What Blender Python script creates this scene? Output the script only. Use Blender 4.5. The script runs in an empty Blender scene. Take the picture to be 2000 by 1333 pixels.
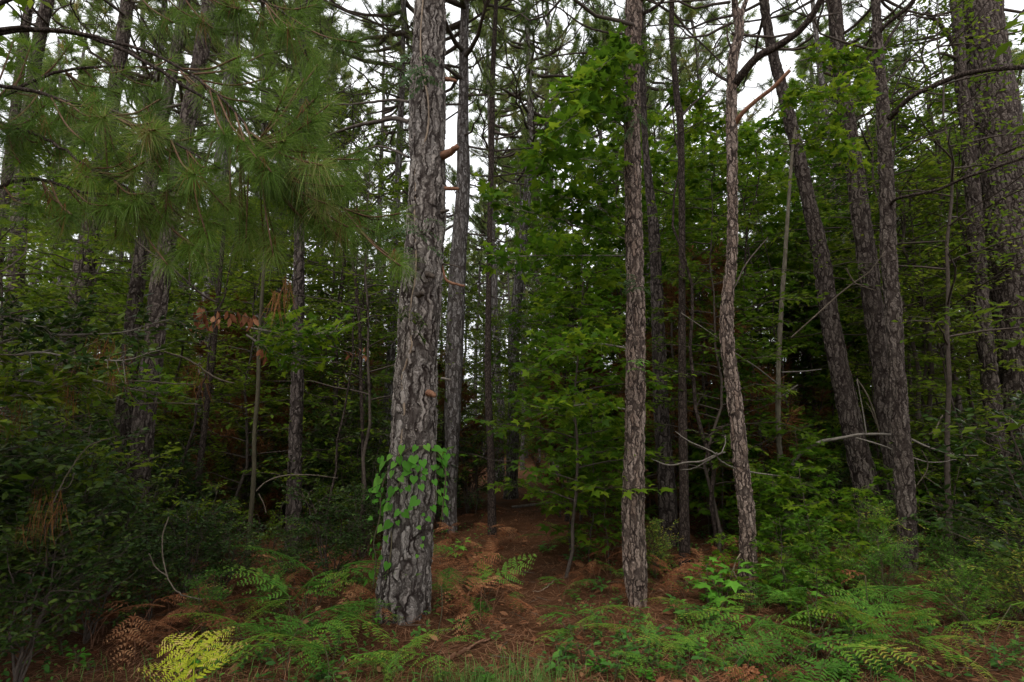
import bpy, math, random
import numpy as np
from mathutils import Vector, Matrix

# ------------------------------------------------------------------ camera, sky, sun, exposure
S = bpy.context.scene
C = S.collection
FPX = 1100.0                      # focal length in photo pixels (2000 wide)
PITCH = math.radians(9.4)
EYE = 1.6
cam_d = bpy.data.cameras.new('camera'); cam = bpy.data.objects.new('camera', cam_d); C.objects.link(cam)
cam_d.sensor_width = 36; cam_d.lens = 36 * FPX / 2000; cam_d.clip_start = 0.05; cam_d.clip_end = 2000
cam.location = (0, 0, EYE); cam.rotation_euler = (math.pi / 2 + PITCH, 0, 0)
S.camera = cam
SUN_EL, SUN_AZ = math.radians(58), math.radians(200)      # high, behind the camera, veiled by cloud
W = bpy.data.worlds.new('World'); S.world = W; W.use_nodes = True
wn, wl = W.node_tree.nodes, W.node_tree.links
bg = wn['Background']
sky = wn.new('ShaderNodeTexSky'); sky.sky_type = 'NISHITA'; sky.sun_disc = False
sky.sun_elevation = SUN_EL; sky.sun_rotation = SUN_AZ; sky.dust_density = 3.0; sky.air_density = 1.0
wtc = wn.new('ShaderNodeTexCoord'); cnz = wn.new('ShaderNodeTexNoise')
cnz.inputs['Scale'].default_value = 2.2; cnz.inputs['Detail'].default_value = 6
wl.new(wtc.outputs['Generated'], cnz.inputs['Vector'])
crm = wn.new('ShaderNodeValToRGB')
crm.color_ramp.elements[0].position = 0.25; crm.color_ramp.elements[0].color = (0.86, 0.87, 0.90, 1)
crm.color_ramp.elements[1].position = 0.75; crm.color_ramp.elements[1].color = (1.0, 1.0, 1.0, 1)
wl.new(cnz.outputs['Fac'], crm.inputs['Fac'])
vsc = wn.new('ShaderNodeVectorMath'); vsc.operation = 'SCALE'; vsc.inputs['Scale'].default_value = 11.5
wl.new(crm.outputs['Color'], vsc.inputs[0])
mx = wn.new('ShaderNodeMix'); mx.data_type = 'RGBA'; mx.inputs['Factor'].default_value = 0.88
wl.new(sky.outputs['Color'], mx.inputs['A']); wl.new(vsc.outputs['Vector'], mx.inputs['B'])
wl.new(mx.outputs['Result'], bg.inputs['Color']); bg.inputs['Strength'].default_value = 0.15
sd = bpy.data.lights.new('sun', 'SUN'); so = bpy.data.objects.new('sun', sd); C.objects.link(so)
sd.energy = 1.5; sd.angle = math.radians(14); sd.color = (1.0, 0.95, 0.84)
sv = Vector((math.sin(SUN_AZ) * math.cos(SUN_EL), math.cos(SUN_AZ) * math.cos(SUN_EL), math.sin(SUN_EL)))
so.rotation_euler = sv.to_track_quat('Z', 'Y').to_euler()
S.view_settings.view_transform = 'Standard'; S.view_settings.look = 'None'
S.view_settings.exposure = 0.02; S.view_settings.gamma = 1.0
S.render.engine = 'CYCLES'
S.cycles.use_denoising = True
S.cycles.max_bounces = 4; S.cycles.diffuse_bounces = 2; S.cycles.glossy_bounces = 1; S.cycles.use_adaptive_sampling = True; S.cycles.adaptive_threshold = 0.025
S.cycles.transmission_bounces = 3; S.cycles.transparent_max_bounces = 2
S.cycles.caustics_reflective = False; S.cycles.caustics_refractive = False

ca, sa = math.cos(PITCH), math.sin(PITCH)
def P(px, py, Y):
    """world point on the ray of photo pixel (px,py) at forward distance Y"""
    x = (px - 1000) / FPX; z = (667 - py) / FPX
    wy = ca - sa * z; wz = sa + ca * z
    k = Y / wy
    return np.array((x * k, Y, EYE + wz * k))
def Gy(py, px=1000):
    """forward distance where the ray of row py meets level ground"""
    z = (667 - py) / FPX
    wy = ca - sa * z; wz = sa + ca * z
    return -EYE / wz * wy
def depth(p): return p[1] * ca + (p[2] - EYE) * sa
def proj(p):
    d = depth(p); up = -p[1] * sa + (p[2] - EYE) * ca
    return 1000 + FPX * p[0] / d, 667 - FPX * up / d
def hgt(x, y):
    """ground height"""
    x = np.asarray(x, float); y = np.asarray(y, float)
    h = 0.05 * np.sin(x * 0.9 + 0.7) * np.sin(y * 0.7 + 0.4) + 0.03 * np.sin(x * 2.3 + y * 1.7) + 0.012 * np.sin(x * 6.1 - y * 4.7)
    h = h + 0.10 * np.exp(-((x + 0.98) ** 2 + (y - 5.3) ** 2) / 0.5) - 0.05 * np.exp(-((x - 0.1) ** 2) / 0.4) * (y < 14)
    return h * np.clip(y / 3.0, 0.1, 1)

# ------------------------------------------------------------------ mesh builder
class MB:
    def __init__(s): s.v = []; s.t = []; s.m = []; s.c = []; s.n = 0
    def add(s, v, t, m=0, c=0.5):
        v = np.asarray(v, np.float32); t = np.asarray(t, np.int32)
        s.v.append(v); s.t.append(t + s.n); s.m.append(np.full(len(t), m, np.int32))
        s.c.append(np.full(len(v), c, np.float32) if np.isscalar(c) else np.asarray(c, np.float32))
        s.n += len(v)
    def mesh(s, name, mats, smooth=True):
        me = bpy.data.meshes.new(name)
        v = np.concatenate(s.v); t = np.concatenate(s.t); m = np.concatenate(s.m); c = np.concatenate(s.c)
        me.vertices.add(len(v)); me.vertices.foreach_set('co', v.ravel())
        me.loops.add(len(t) * 3); me.loops.foreach_set('vertex_index', t.ravel())
        me.polygons.add(len(t)); me.polygons.foreach_set('loop_start', np.arange(len(t), dtype=np.int32) * 3)
        me.polygons.foreach_set('material_index', m)
        if smooth: me.polygons.foreach_set('use_smooth', np.ones(len(t), bool))
        a = me.attributes.new('tint', 'FLOAT', 'POINT'); a.data.foreach_set('value', c)
        for q in (mats if isinstance(mats, (list, tuple)) else [mats]): me.materials.append(q)
        me.update(calc_edges=True)
        return me
def nrm(a): return a / np.maximum(np.linalg.norm(a, axis=-1, keepdims=True), 1e-9)
def tube(mb, pts, rad, k=6, m=0, c=0.5, cap=True):
    pts = np.asarray(pts, float); n = len(pts); rad = np.broadcast_to(np.asarray(rad, float), (n,))
    tg = nrm(np.gradient(pts, axis=0))
    ref = np.array((0, 1.0, 0)) if abs(tg[:, 1].mean()) < 0.8 else np.array((1.0, 0, 0))
    u = nrm(np.cross(tg, ref)); w = np.cross(tg, u)
    a = np.arange(k) * 2 * math.pi / k
    v = pts[:, None] + rad[:, None, None] * (np.cos(a)[None, :, None] * u[:, None] + np.sin(a)[None, :, None] * w[:, None])
    i = np.arange(n - 1)[:, None] * k + np.arange(k)[None]; j = np.arange(n - 1)[:, None] * k + (np.arange(k)[None] + 1) % k
    t = np.concatenate([np.stack([i, j, j + k], -1).reshape(-1, 3), np.stack([i, j + k, i + k], -1).reshape(-1, 3)])
    if cap:
        t = np.concatenate([t, [[(n - 1) * k, (n - 1) * k + q, (n - 1) * k + q + 1] for q in range(1, k - 1)]])
    mb.add(v.reshape(-1, 3), t, m, c)
def scatter(mb, tv, tt, pos, ax, nr, sc, m=0, c=None):
    """copies of a template: its +y axis to ax, +z to nr"""
    ax = nrm(ax); x = nrm(np.cross(ax, nr)); z = np.cross(x, ax)
    sc = np.broadcast_to(np.asarray(sc, float), (len(pos),))
    v = (tv[None, :, 0, None] * x[:, None] + tv[None, :, 1, None] * ax[:, None] + tv[None, :, 2, None] * z[:, None]) * sc[:, None, None] + pos[:, None]
    t = tt[None] + (np.arange(len(pos)) * len(tv))[:, None, None]
    cc = np.repeat(c if c is not None else np.full(len(pos), .5), len(tv))
    mb.add(v.reshape(-1, 3), t.reshape(-1, 3), m, cc)
def spline(p, n):
    p = np.asarray(p, float); q = np.vstack([2 * p[0] - p[1], p, 2 * p[-1] - p[-2]])
    seg = np.linalg.norm(np.diff(p[:, :3], axis=0), axis=1); s = np.concatenate([[0], np.cumsum(seg)])
    u = np.linspace(0, s[-1], n); i = np.clip(np.searchsorted(s, u, 'right') - 1, 0, len(p) - 2)
    t = ((u - s[i]) / np.maximum(seg[i], 1e-9))[:, None]
    a, b, c_, d = q[i], q[i + 1], q[i + 2], q[i + 3]
    return 0.5 * (2 * b + (c_ - a) * t + (2 * a - 5 * b + 4 * c_ - d) * t * t + (3 * b - a - 3 * c_ + d) * t ** 3)

# leaf templates: lie in xy, grow along +y
def T(v, t): return np.array(v, float), np.array(t, int)
LEAF = T([(0, 0, 0), (-.22, .35, .05), (0, .4, 0), (.22, .35, .05), (-.18, .7, .04), (0, .75, -.02), (.18, .7, .04), (0, 1, -.06)],
         [(0, 2, 1), (0, 3, 2), (1, 2, 5), (1, 5, 4), (2, 3, 6), (2, 6, 5), (4, 5, 7), (5, 6, 7)])
LEAFS = T([(0, 0, 0), (-.24, .5, .05), (.24, .5, .05), (0, 1, -.05)], [(0, 2, 1), (1, 2, 3)])
def lobed():
    o = []
    for a, r in [(180, .02), (205, .28), (228, .62), (244, .36), (262, .42), (292, .98), (312, .50), (335, .62), (360, 1.15),
                 (385, .62), (408, .50), (428, .98), (458, .42), (476, .36), (492, .62), (515, .28)]:
        q = math.radians(a); o.append((math.sin(q) * r * .62, math.cos(q) * r * .62 + .38, -0.10 * r * r + .03))
    v = [(0, .38, .04)] + o; n = len(o)
    return T(v, [(0, 1 + (i + 1) % n, 1 + i) for i in range(n)])
MAPLE = lobed()
MAPLES = T([(0, 0, 0), (-.5, .2, -.03), (-.2, .35, .02), (-.52, .72, -.05), (-.17, .68, .02), (0, 1.05, -.07), (.17, .68, .02), (.52, .72, -.05), (.2, .35, .02), (.5, .2, -.03), (0, .4, .03)],
           [(10, i + 1, i) for i in range(9)] + [(10, 0, 9)])
def heart():
    o = []
    for k in range(20):
        a = k / 20 * 2 * math.pi
        x = 16 * math.sin(a) ** 3; y = 13 * math.cos(a) - 5 * math.cos(2 * a) - 2 * math.cos(3 * a) - math.cos(4 * a)
        o.append((x / 34, (5 - y) / 26, 0.06 * abs(x) / 16 - 0.10 * ((5 - y) / 26) ** 2))
    v = [(0, .35, -.02)] + o
    return T(v, [(0, 1 + i, 1 + (i + 1) % 20) for i in range(20)])
HEART = heart()
def frond(seed, pairs=15, pin=13):
    """bracken / wood fern blade, unit length along +y, arching down, with pinnae cut into leaflets"""
    r = np.random.RandomState(seed); mb = MB()
    y = np.linspace(0, 1, 12); arch = lambda q: 0.10 * q - 0.34 * q ** 2
    tube(mb, np.stack([0 * y, y, arch(y)], 1), 0.008 * (1 - .8 * y), 4, c=.35)
    pos = []; ax = []; nr = []; sc = []; cc = []
    for i in range(pairs):
        f = 0.10 + 0.88 * (i / (pairs - 1)) ** 0.92
        ln = 0.45 * (1 - f) ** 0.72 * (0.55 + 0.45 * min(1, f * 5)) * r.uniform(.9, 1.1) + .02
        for sgn in (-1, 1):
            base = np.array((0, f, arch(f))); an = math.radians(r.uniform(50, 62))
            d = nrm(np.array((sgn * math.sin(an), math.cos(an), -0.15 + r.uniform(-.18, .12))))
            tip = base + d * ln + np.array((0, 0, -ln * .25))
            tube(mb, np.stack([base, (base + tip) / 2 + (0, 0, ln * .05), tip]), (.0035, .0025, .001), 3, c=.4, cap=False)
            npn = max(3, int(pin * ln / .36)); side = np.cross(d, (0, 0, 1.0))
            for j in range(npn):
                if r.rand() < .07: continue
                g = (j + .6) / npn; pp = base + (tip - base) * g + np.array((0, 0, ln * .2 * g * (1 - g)))
                pl = (0.064 * (1 - g) ** .6 * (ln / .36) ** .6 + .014) * r.uniform(.75, 1.2)
                for s2 in (-1, 1):
                    pos.append(pp); ax.append(side * s2 + d * .45 + (0, 0, r.uniform(-.25, .05))); nr.append((r.uniform(-.2, .2), 0, 1)); sc.append(pl); cc.append(.42 + r.uniform(-.15, .15) + .3 * f + (.25 if r.rand() < .06 else 0))
    pt = T([(-.0, 0, 0), (-.2, .2, 0), (.2, .2, 0), (-.14, .75, -.03), (.14, .75, -.03), (0, 1, -.05)], [(0, 2, 1), (1, 2, 4), (1, 4, 3), (3, 4, 5)])
    scatter(mb, *pt, np.array(pos), np.array(ax), np.array(nr), np.array(sc), c=np.array(cc))
    return mb

# ------------------------------------------------------------------ materials
def mat(name):
    m = bpy.data.materials.new(name); m.use_nodes = True
    return m, m.node_tree.nodes, m.node_tree.links, m.node_tree.nodes['Principled BSDF']
def leafmat(name, stops, rough=.45, trans=.35, spec=.12, vary=.35, nscale=1.3):
    m, N, L, b = mat(name)
    at = N.new('ShaderNodeAttribute'); at.attribute_name = 'tint'
    oi = N.new('ShaderNodeObjectInfo')
    tc = N.new('ShaderNodeTexCoord'); nz = N.new('ShaderNodeTexNoise'); nz.inputs['Scale'].default_value = nscale
    L.new(tc.outputs['Object'], nz.inputs['Vector'])
    a1 = N.new('ShaderNodeMath'); a1.operation = 'MULTIPLY_ADD'; a1.inputs[1].default_value = vary; L.new(oi.outputs['Random'], a1.inputs[0]); L.new(at.outputs['Fac'], a1.inputs[2])
    a2 = N.new('ShaderNodeMath'); a2.operation = 'MULTIPLY_ADD'; a2.inputs[1].default_value = .7; L.new(nz.outputs['Fac'], a2.inputs[0]); L.new(a1.outputs[0], a2.inputs[2])
    a3 = N.new('ShaderNodeMath'); a3.operation = 'SUBTRACT'; a3.inputs[1].default_value = .35 + vary / 2; L.new(a2.outputs[0], a3.inputs[0])
    cr = N.new('ShaderNodeValToRGB'); L.new(a3.outputs[0], cr.inputs['Fac'])
    e = cr.color_ramp.elements
    e[0].position, e[0].color = stops[0][0], (*stops[0][1], 1); e[1].position, e[1].color = stops[-1][0], (*stops[-1][1], 1)
    for p_, c_ in stops[1:-1]: q = e.new(p_); q.color = (*c_, 1)
    L.new(cr.outputs['Color'], b.inputs['Base Color'])
    b.inputs['Roughness'].default_value = rough; b.inputs['Specular IOR Level'].default_value = spec
    if trans:
        tr = N.new('ShaderNodeBsdfTranslucent'); mxs = N.new('ShaderNodeMixShader'); mxs.inputs[0].default_value = trans
        hs = N.new('ShaderNodeHueSaturation'); hs.inputs['Value'].default_value = 1.6; hs.inputs['Hue'].default_value = .49
        L.new(cr.outputs['Color'], hs.inputs['Color']); L.new(hs.outputs['Color'], tr.inputs['Color'])
        out = N['Material Output']; L.new(b.outputs[0], mxs.inputs[1]); L.new(tr.outputs[0], mxs.inputs[2]); L.new(mxs.outputs[0], out.inputs['Surface'])
    return m
def barkmat(name, sc, plate1, plate2, furrow, disp=0.0, bump=.012, stretch=.27, moss=0.0):
    m, N, L, b = mat(name)
    tc = N.new('ShaderNodeTexCoord'); mp = N.new('ShaderNodeMapping'); mp.inputs['Scale'].default_value = (sc, sc, sc * stretch)
    oi = N.new('ShaderNodeObjectInfo'); ov = N.new('ShaderNodeVectorMath'); ov.operation = 'MULTIPLY_ADD'
    cb = N.new('ShaderNodeCombineXYZ'); L.new(oi.outputs['Random'], cb.inputs[0]); L.new(oi.outputs['Random'], cb.inputs[2])
    L.new(cb.outputs[0], ov.inputs[0]); ov.inputs[1].default_value = (37, 0, 53); L.new(tc.outputs['Object'], ov.inputs[2])
    nz = N.new('ShaderNodeTexNoise'); nz.inputs['Scale'].default_value = sc * .55; nz.inputs['Detail'].default_value = 4
    L.new(ov.outputs[0], nz.inputs['Vector'])
    vm = N.new('ShaderNodeVectorMath'); vm.operation = 'MULTIPLY_ADD'; vm.inputs[1].default_value = (1.9, 1.9, .9)
    L.new(ov.outputs[0], mp.inputs['Vector']); L.new(nz.outputs['Color'], vm.inputs[0]); L.new(mp.outputs[0], vm.inputs[2])
    vo = N.new('ShaderNodeTexVoronoi'); vo.feature = 'DISTANCE_TO_EDGE'; vo.inputs['Scale'].default_value = 1; vo.inputs['Randomness'].default_value = 1
    L.new(vm.outputs[0], vo.inputs['Vector'])
    vc = N.new('ShaderNodeTexVoronoi'); vc.feature = 'F1'; vc.inputs['Scale'].default_value = 1; L.new(vm.outputs[0], vc.inputs['Vector'])
    # fine flakes inside the plates
    mp2 = N.new('ShaderNodeMapping'); mp2.inputs['Scale'].default_value = (1, 1, .5); L.new(ov.outputs[0], mp2.inputs['Vector'])
    n2 = N.new('ShaderNodeTexNoise'); n2.inputs['Scale'].default_value = sc * 3.2; n2.inputs['Detail'].default_value = 7; n2.inputs['Roughness'].default_value = .68
    L.new(mp2.outputs[0], n2.inputs['Vector'])
    mr1 = N.new('ShaderNodeMapRange'); mr1.interpolation_type = 'SMOOTHSTEP'; mr1.inputs['From Min'].default_value = .04; mr1.inputs['From Max'].default_value = .22; L.new(vo.outputs['Distance'], mr1.inputs['Value'])
    vs = N.new('ShaderNodeVectorMath'); vs.operation = 'MULTIPLY'; vs.inputs[1].default_value = (1.9, 1.9, 2.6); L.new(vm.outputs[0], vs.inputs[0])
    vo2 = N.new('ShaderNodeTexVoronoi'); vo2.feature = 'DISTANCE_TO_EDGE'; vo2.inputs['Scale'].default_value = 1; L.new(vs.outputs[0], vo2.inputs['Vector'])
    mr2 = N.new('ShaderNodeMapRange'); mr2.interpolation_type = 'SMOOTHSTEP'; mr2.inputs['From Max'].default_value = .16; mr2.inputs['To Min'].default_value = .45; L.new(vo2.outputs['Distance'], mr2.inputs['Value'])
    nw = N.new('ShaderNodeMapRange'); nw.inputs['From Min'].default_value = .35; nw.inputs['From Max'].default_value = .62; nw.inputs['To Min'].default_value = .35; nw.inputs['To Max'].default_value = 0; L.new(nz.outputs['Fac'], nw.inputs['Value'])
    mra = N.new('ShaderNodeMath'); mra.operation = 'MAXIMUM'; L.new(mr1.outputs[0], mra.inputs[0]); L.new(nw.outputs[0], mra.inputs[1])
    mr = N.new('ShaderNodeMath'); mr.operation = 'MULTIPLY'; L.new(mra.outputs[0], mr.inputs[0]); L.new(mr2.outputs[0], mr.inputs[1])
    # colour of plates
    sep = N.new('ShaderNodeSeparateColor'); L.new(vc.outputs['Color'], sep.inputs[0])
    ad = N.new('ShaderNodeMath'); ad.operation = 'MULTIPLY_ADD'; ad.inputs[1].default_value = .45; L.new(sep.outputs[0], ad.inputs[0])
    n2r = N.new('ShaderNodeMapRange'); n2r.inputs['From Min'].default_value = .3; n2r.inputs['From Max'].default_value = .7; L.new(n2.outputs['Fac'], n2r.inputs['Value'])
    m6 = N.new('ShaderNodeMath'); m6.operation = 'MULTIPLY'; m6.inputs[1].default_value = .6; L.new(n2r.outputs[0], m6.inputs[0]); L.new(m6.outputs[0], ad.inputs[2])
    c1 = N.new('ShaderNodeMix'); c1.data_type = 'RGBA'; c1.inputs['A'].default_value = (*plate2, 1); c1.inputs['B'].default_value = (*plate1, 1); L.new(ad.outputs[0], c1.inputs['Factor'])
    c2 = N.new('ShaderNodeMix'); c2.data_type = 'RGBA'; c2.inputs['A'].default_value = (*furrow, 1); L.new(c1.outputs['Result'], c2.inputs['B']); L.new(mr.outputs[0], c2.inputs['Factor'])
    last = c2
    if moss:
        n3 = N.new('ShaderNodeTexNoise'); n3.inputs['Scale'].default_value = 2.2; n3.inputs['Detail'].default_value = 5; L.new(ov.outputs[0], n3.inputs['Vector'])
        r3 = N.new('ShaderNodeMapRange'); r3.inputs['From Min'].default_value = .5; r3.inputs['From Max'].default_value = .7; r3.inputs['To Max'].default_value = moss; L.new(n3.outputs['Fac'], r3.inputs['Value'])
        c3 = N.new('ShaderNodeMix'); c3.data_type = 'RGBA'; c3.inputs['B'].default_value = (.09, .10, .05, 1); L.new(last.outputs['Result'], c3.inputs['A']); L.new(r3.outputs[0], c3.inputs['Factor']); last = c3
    L.new(last.outputs['Result'], b.inputs['Base Color']); b.inputs['Roughness'].default_value = .93; b.inputs['Specular IOR Level'].default_value = .12
    hh = N.new('ShaderNodeMath'); hh.operation = 'MULTIPLY_ADD'; hh.inputs[1].default_value = .38; L.new(n2.outputs['Fac'], hh.inputs[0])
    h2 = N.new('ShaderNodeMath'); h2.operation = 'MULTIPLY_ADD'; h2.inputs[1].default_value = .35; L.new(sep.outputs[1], h2.inputs[0]); L.new(mr.outputs[0], h2.inputs[2]); L.new(h2.outputs[0], hh.inputs[2])
    if disp:
        dp = N.new('ShaderNodeDisplacement'); dp.inputs['Midlevel'].default_value = 1.0; dp.inputs['Scale'].default_value = disp
        L.new(hh.outputs[0], dp.inputs['Height']); L.new(dp.outputs[0], N['Material Output'].inputs['Displacement']); m.displacement_method = 'BOTH'
    else:
        bp = N.new('ShaderNodeBump'); bp.inputs['Distance'].default_value = bump; bp.inputs['Strength'].default_value = 1; L.new(hh.outputs[0], bp.inputs['Height']); L.new(bp.outputs[0], b.inputs['Normal'])
    return m
def plain(name, c1, c2, scale=20, rough=.8, bump=0.0, stretch=(1, 1, 1)):
    m, N, L, b = mat(name)
    tc = N.new('ShaderNodeTexCoord'); mp = N.new('ShaderNodeMapping'); mp.inputs['Scale'].default_value = stretch; L.new(tc.outputs['Object'], mp.inputs[0])
    nz = N.new('ShaderNodeTexNoise'); nz.inputs['Scale'].default_value = scale; nz.inputs['Detail'].default_value = 6; nz.inputs['Roughness'].default_value = .65; L.new(mp.outputs[0], nz.inputs['Vector'])
    cr = N.new('ShaderNodeValToRGB'); cr.color_ramp.elements[0].position = .33; cr.color_ramp.elements[1].position = .68
    cr.color_ramp.elements[0].color = (*c1, 1); cr.color_ramp.elements[1].color = (*c2, 1); L.new(nz.outputs['Fac'], cr.inputs[0]); L.new(cr.outputs[0], b.inputs['Base Color'])
    b.inputs['Roughness'].default_value = rough; b.inputs['Specular IOR Level'].default_value = .2
    if bump:
        bp = N.new('ShaderNodeBump'); bp.inputs['Distance'].default_value = bump; L.new(nz.outputs['Fac'], bp.inputs['Height']); L.new(bp.outputs[0], b.inputs['Normal'])
    return m
GREY1, GREY2, FUR = (.34, .30, .29), (.17, .135, .12), (.022, .015, .013)
M = {}
M['bark_main'] = barkmat('bark_main', 15, (.37, .335, .31), (.22, .185, .165), FUR, disp=.018, stretch=.17)
M['bark_near'] = barkmat('bark_near', 21, (.41, .33, .285), (.17, .108, .08), FUR, disp=.012, stretch=.2)
M['bark_dark'] = barkmat('bark_dark', 17, (.17, .14, .13), (.085, .065, .055), (.02, .015, .013), disp=.012, stretch=.22)
M['bark_thin'] = barkmat('bark_thin', 36, (.15, .115, .10), (.08, .058, .05), (.025, .018, .015), bump=.008, stretch=.3)
M['bark_far'] = barkmat('bark_far', 15, (.40, .37, .36), (.19, .165, .155), (.05, .04, .036), bump=.02, stretch=.22)
M['bark_side'] = barkmat('bark_side', 18, (.21, .175, .155), (.085, .065, .055), FUR, disp=.013, stretch=.2)
M['pale'] = plain('pale_bark', (.08, .065, .045), (.20, .175, .13), 30, bump=.002, stretch=(1, 1, .3))
M['dullolive'] = plain('dull_olive_bark', (.045, .038, .024), (.09, .078, .048), 30, bump=.002, stretch=(1, 1, .3))
M['shoot'] = plain('shoot_bark', (.09, .05, .028), (.17, .10, .06), 30, bump=.002)
M['olive'] = plain('olive_bark', (.07, .06, .035), (.13, .11, .065), 30, bump=.002, stretch=(1, 1, .3))
M['twig'] = plain('twig_bark', (.045, .035, .028), (.11, .085, .07), 25, bump=.002)
M['deadwood'] = plain('dead_wood', (.11, .095, .08), (.26, .23, .20), 30, bump=.002, stretch=(1, 1, .4))
M['dimwood'] = plain('dim_wood', (.07, .055, .04), (.16, .13, .10), 30, bump=.002, stretch=(1, 1, .4))
M['vinewood'] = plain('vine_wood', (.20, .145, .10), (.33, .26, .20), 40, bump=.002, stretch=(1, 1, .4))
M['redwood'] = plain('broken_wood', (.14, .06, .035), (.30, .16, .10), 30, bump=.003, stretch=(1, 1, .4))
M['needle'] = leafmat('needle', [(0, (.045, .075, .020)), (.45, (.11, .17, .040)), (.8, (.18, .24, .060)), (1, (.28, .25, .09))], trans=.42, rough=.4)
M['needle_near'] = leafmat('needle_near', [(0, (.045, .080, .018)), (.4, (.090, .165, .026)), (.8, (.16, .26, .045)), (1, (.30, .25, .11))], trans=.35, rough=.38, vary=.1)
M['needle_dead'] = leafmat('needle_dead', [(0, (.09, .035, .012)), (1, (.26, .12, .045))], trans=.15, rough=.6, vary=.1)
M['maple'] = leafmat('maple_leaf', [(0, (.035, .085, .007)), (.5, (.070, .155, .010)), (1, (.17, .25, .016))], trans=.5, rough=.5)
M['broad'] = leafmat('broad_leaf', [(0, (.045, .085, .008)), (.5, (.085, .145, .012)), (1, (.18, .23, .022))], trans=.5, rough=.45)
M['shrub'] = leafmat('shrub_leaf', [(0, (.015, .036, .007)), (.5, (.034, .072, .013)), (1, (.11, .16, .026))], trans=.25, rough=.38, spec=.2)
M['ivy'] = leafmat('vine_leaf', [(0, (.07, .22, .022)), (.5, (.10, .30, .035)), (1, (.16, .36, .05))], trans=.4, rough=.5, vary=0)
M['palevine'] = leafmat('pale_leaf', [(0, (.07, .13, .06)), (1, (.15, .23, .11))], trans=.3, rough=.5)
M['fern'] = leafmat('fern_green', [(0, (.06, .15, .022)), (.4, (.10, .24, .032)), (.8, (.20, .32, .04)), (1, (.36, .30, .06))], trans=.32, rough=.5, vary=.7)
M['fern_yellow'] = leafmat('fern_yellow', [(0, (.22, .30, .02)), (.5, (.36, .40, .025)), (.8, (.48, .34, .13)), (1, (.45, .25, .12))], trans=.3, rough=.5, vary=.1, nscale=3)
M['fern_dead'] = leafmat('fern_dead', [(0, (.12, .045, .018)), (.5, (.30, .12, .055)), (1, (.52, .28, .14))], trans=.2, rough=.7, vary=.5)
M['seed'] = leafmat('seedling_leaf', [(0, (.05, .13, .03)), (.5, (.08, .20, .04)), (1, (.15, .30, .05))], trans=.35, rough=.5, vary=.5)
M['bright'] = leafmat('bright_leaf', [(0, (.10, .28, .03)), (1, (.18, .42, .05))], trans=.35, rough=.5)
M['grass'] = leafmat('grass_blade', [(0, (.07, .15, .03)), (1, (.16, .28, .07))], trans=.3, rough=.5)
M['litter'] = leafmat('litter_needle', [(0, (.11, .045, .02)), (.5, (.21, .09, .045)), (1, (.36, .19, .11))], trans=0, rough=.75, nscale=.8)
M['deadleaf'] = leafmat('dead_leaf', [(0, (.10, .035, .018)), (.5, (.22, .085, .04)), (1, (.34, .17, .09))], trans=.2, rough=.7)

# ground
def groundmat():
    m, N, L, b = mat('forest_floor')
    tc = N.new('ShaderNodeTexCoord')
    n1 = N.new('ShaderNodeTexNoise'); n1.inputs['Scale'].default_value = 1.1; n1.inputs['Detail'].default_value = 5
    n2 = N.new('ShaderNodeTexNoise'); n2.inputs['Scale'].default_value = 60; n2.inputs['Detail'].default_value = 8; n2.inputs['Roughness'].default_value = .75
    for n in (n1, n2): L.new(tc.outputs['Object'], n.inputs['Vector'])
    c1 = N.new('ShaderNodeValToRGB'); c1.color_ramp.elements[0].position = .3; c1.color_ramp.elements[0].color = (.055, .024, .012, 1); c1.color_ramp.elements[1].position = .72; c1.color_ramp.elements[1].color = (.20, .09, .045, 1)
    L.new(n2.outputs['Fac'], c1.inputs[0])
    mx_ = N.new('ShaderNodeMix'); mx_.data_type = 'RGBA'; mx_.inputs['B'].default_value = (.035, .024, .014, 1); L.new(c1.outputs[0], mx_.inputs['A'])
    r = N.new('ShaderNodeMapRange'); r.inputs['From Min'].default_value = .5; r.inputs['From Max'].default_value = .75; r.inputs['To Max'].default_value = .7; L.new(n1.outputs['Fac'], r.inputs['Value']); L.new(r.outputs[0], mx_.inputs['Factor'])
    L.new(mx_.outputs['Result'], b.inputs['Base Color']); b.inputs['Roughness'].default_value = .95; b.inputs['Specular IOR Level'].default_value = .1
    bp = N.new('ShaderNodeBump'); bp.inputs['Distance'].default_value = .03; L.new(n2.outputs['Fac'], bp.inputs['Height']); L.new(bp.outputs[0], b.inputs['Normal'])
    return m
M['ground'] = groundmat()

# ------------------------------------------------------------------ object helpers
def link(name, me, parent=None, loc=None):
    o = bpy.data.objects.new(name, me); C.objects.link(o)
    if parent: o.parent = parent
    if loc is not None: o.location = loc
    return o
def thing(name, label, cat, loc, rotz=0, group=None, scale=1):
    o = bpy.data.objects.new(name, None); C.objects.link(o); o.empty_display_size = .1
    o.location = loc; o.rotation_euler = (0, 0, rotz); o.scale = (scale,) * 3
    tag(o, label, cat, group); return o
def tag(o, label, cat, group=None):
    o['label'] = label; o['category'] = cat
    if group: o['group'] = group
    return o
def dup(root, loc, rotz, scale, label=None, tilt=(0, 0)):
    r = root.copy(); C.objects.link(r); r.location = loc; r.rotation_euler = (tilt[0], tilt[1], rotz); r.scale = scale if hasattr(scale, '__len__') else (scale,) * 3
    if label: r['label'] = label
    for ch in root.children:
        c = ch.copy(); C.objects.link(c); c.parent = r
        for g in ch.children: d = g.copy(); C.objects.link(d); d.parent = c
    return r
USED = set()
def place(proto, loc, rotz, scale, tilt=(0, 0)):
    """the prototype itself the first time, then copies"""
    if proto.name not in USED:
        USED.add(proto.name); proto.location = loc; proto.rotation_euler = (tilt[0], tilt[1], rotz); proto.scale = scale if hasattr(scale, '__len__') else (scale,) * 3
        return proto
    return dup(proto, loc, rotz, scale, None, tilt)

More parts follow.
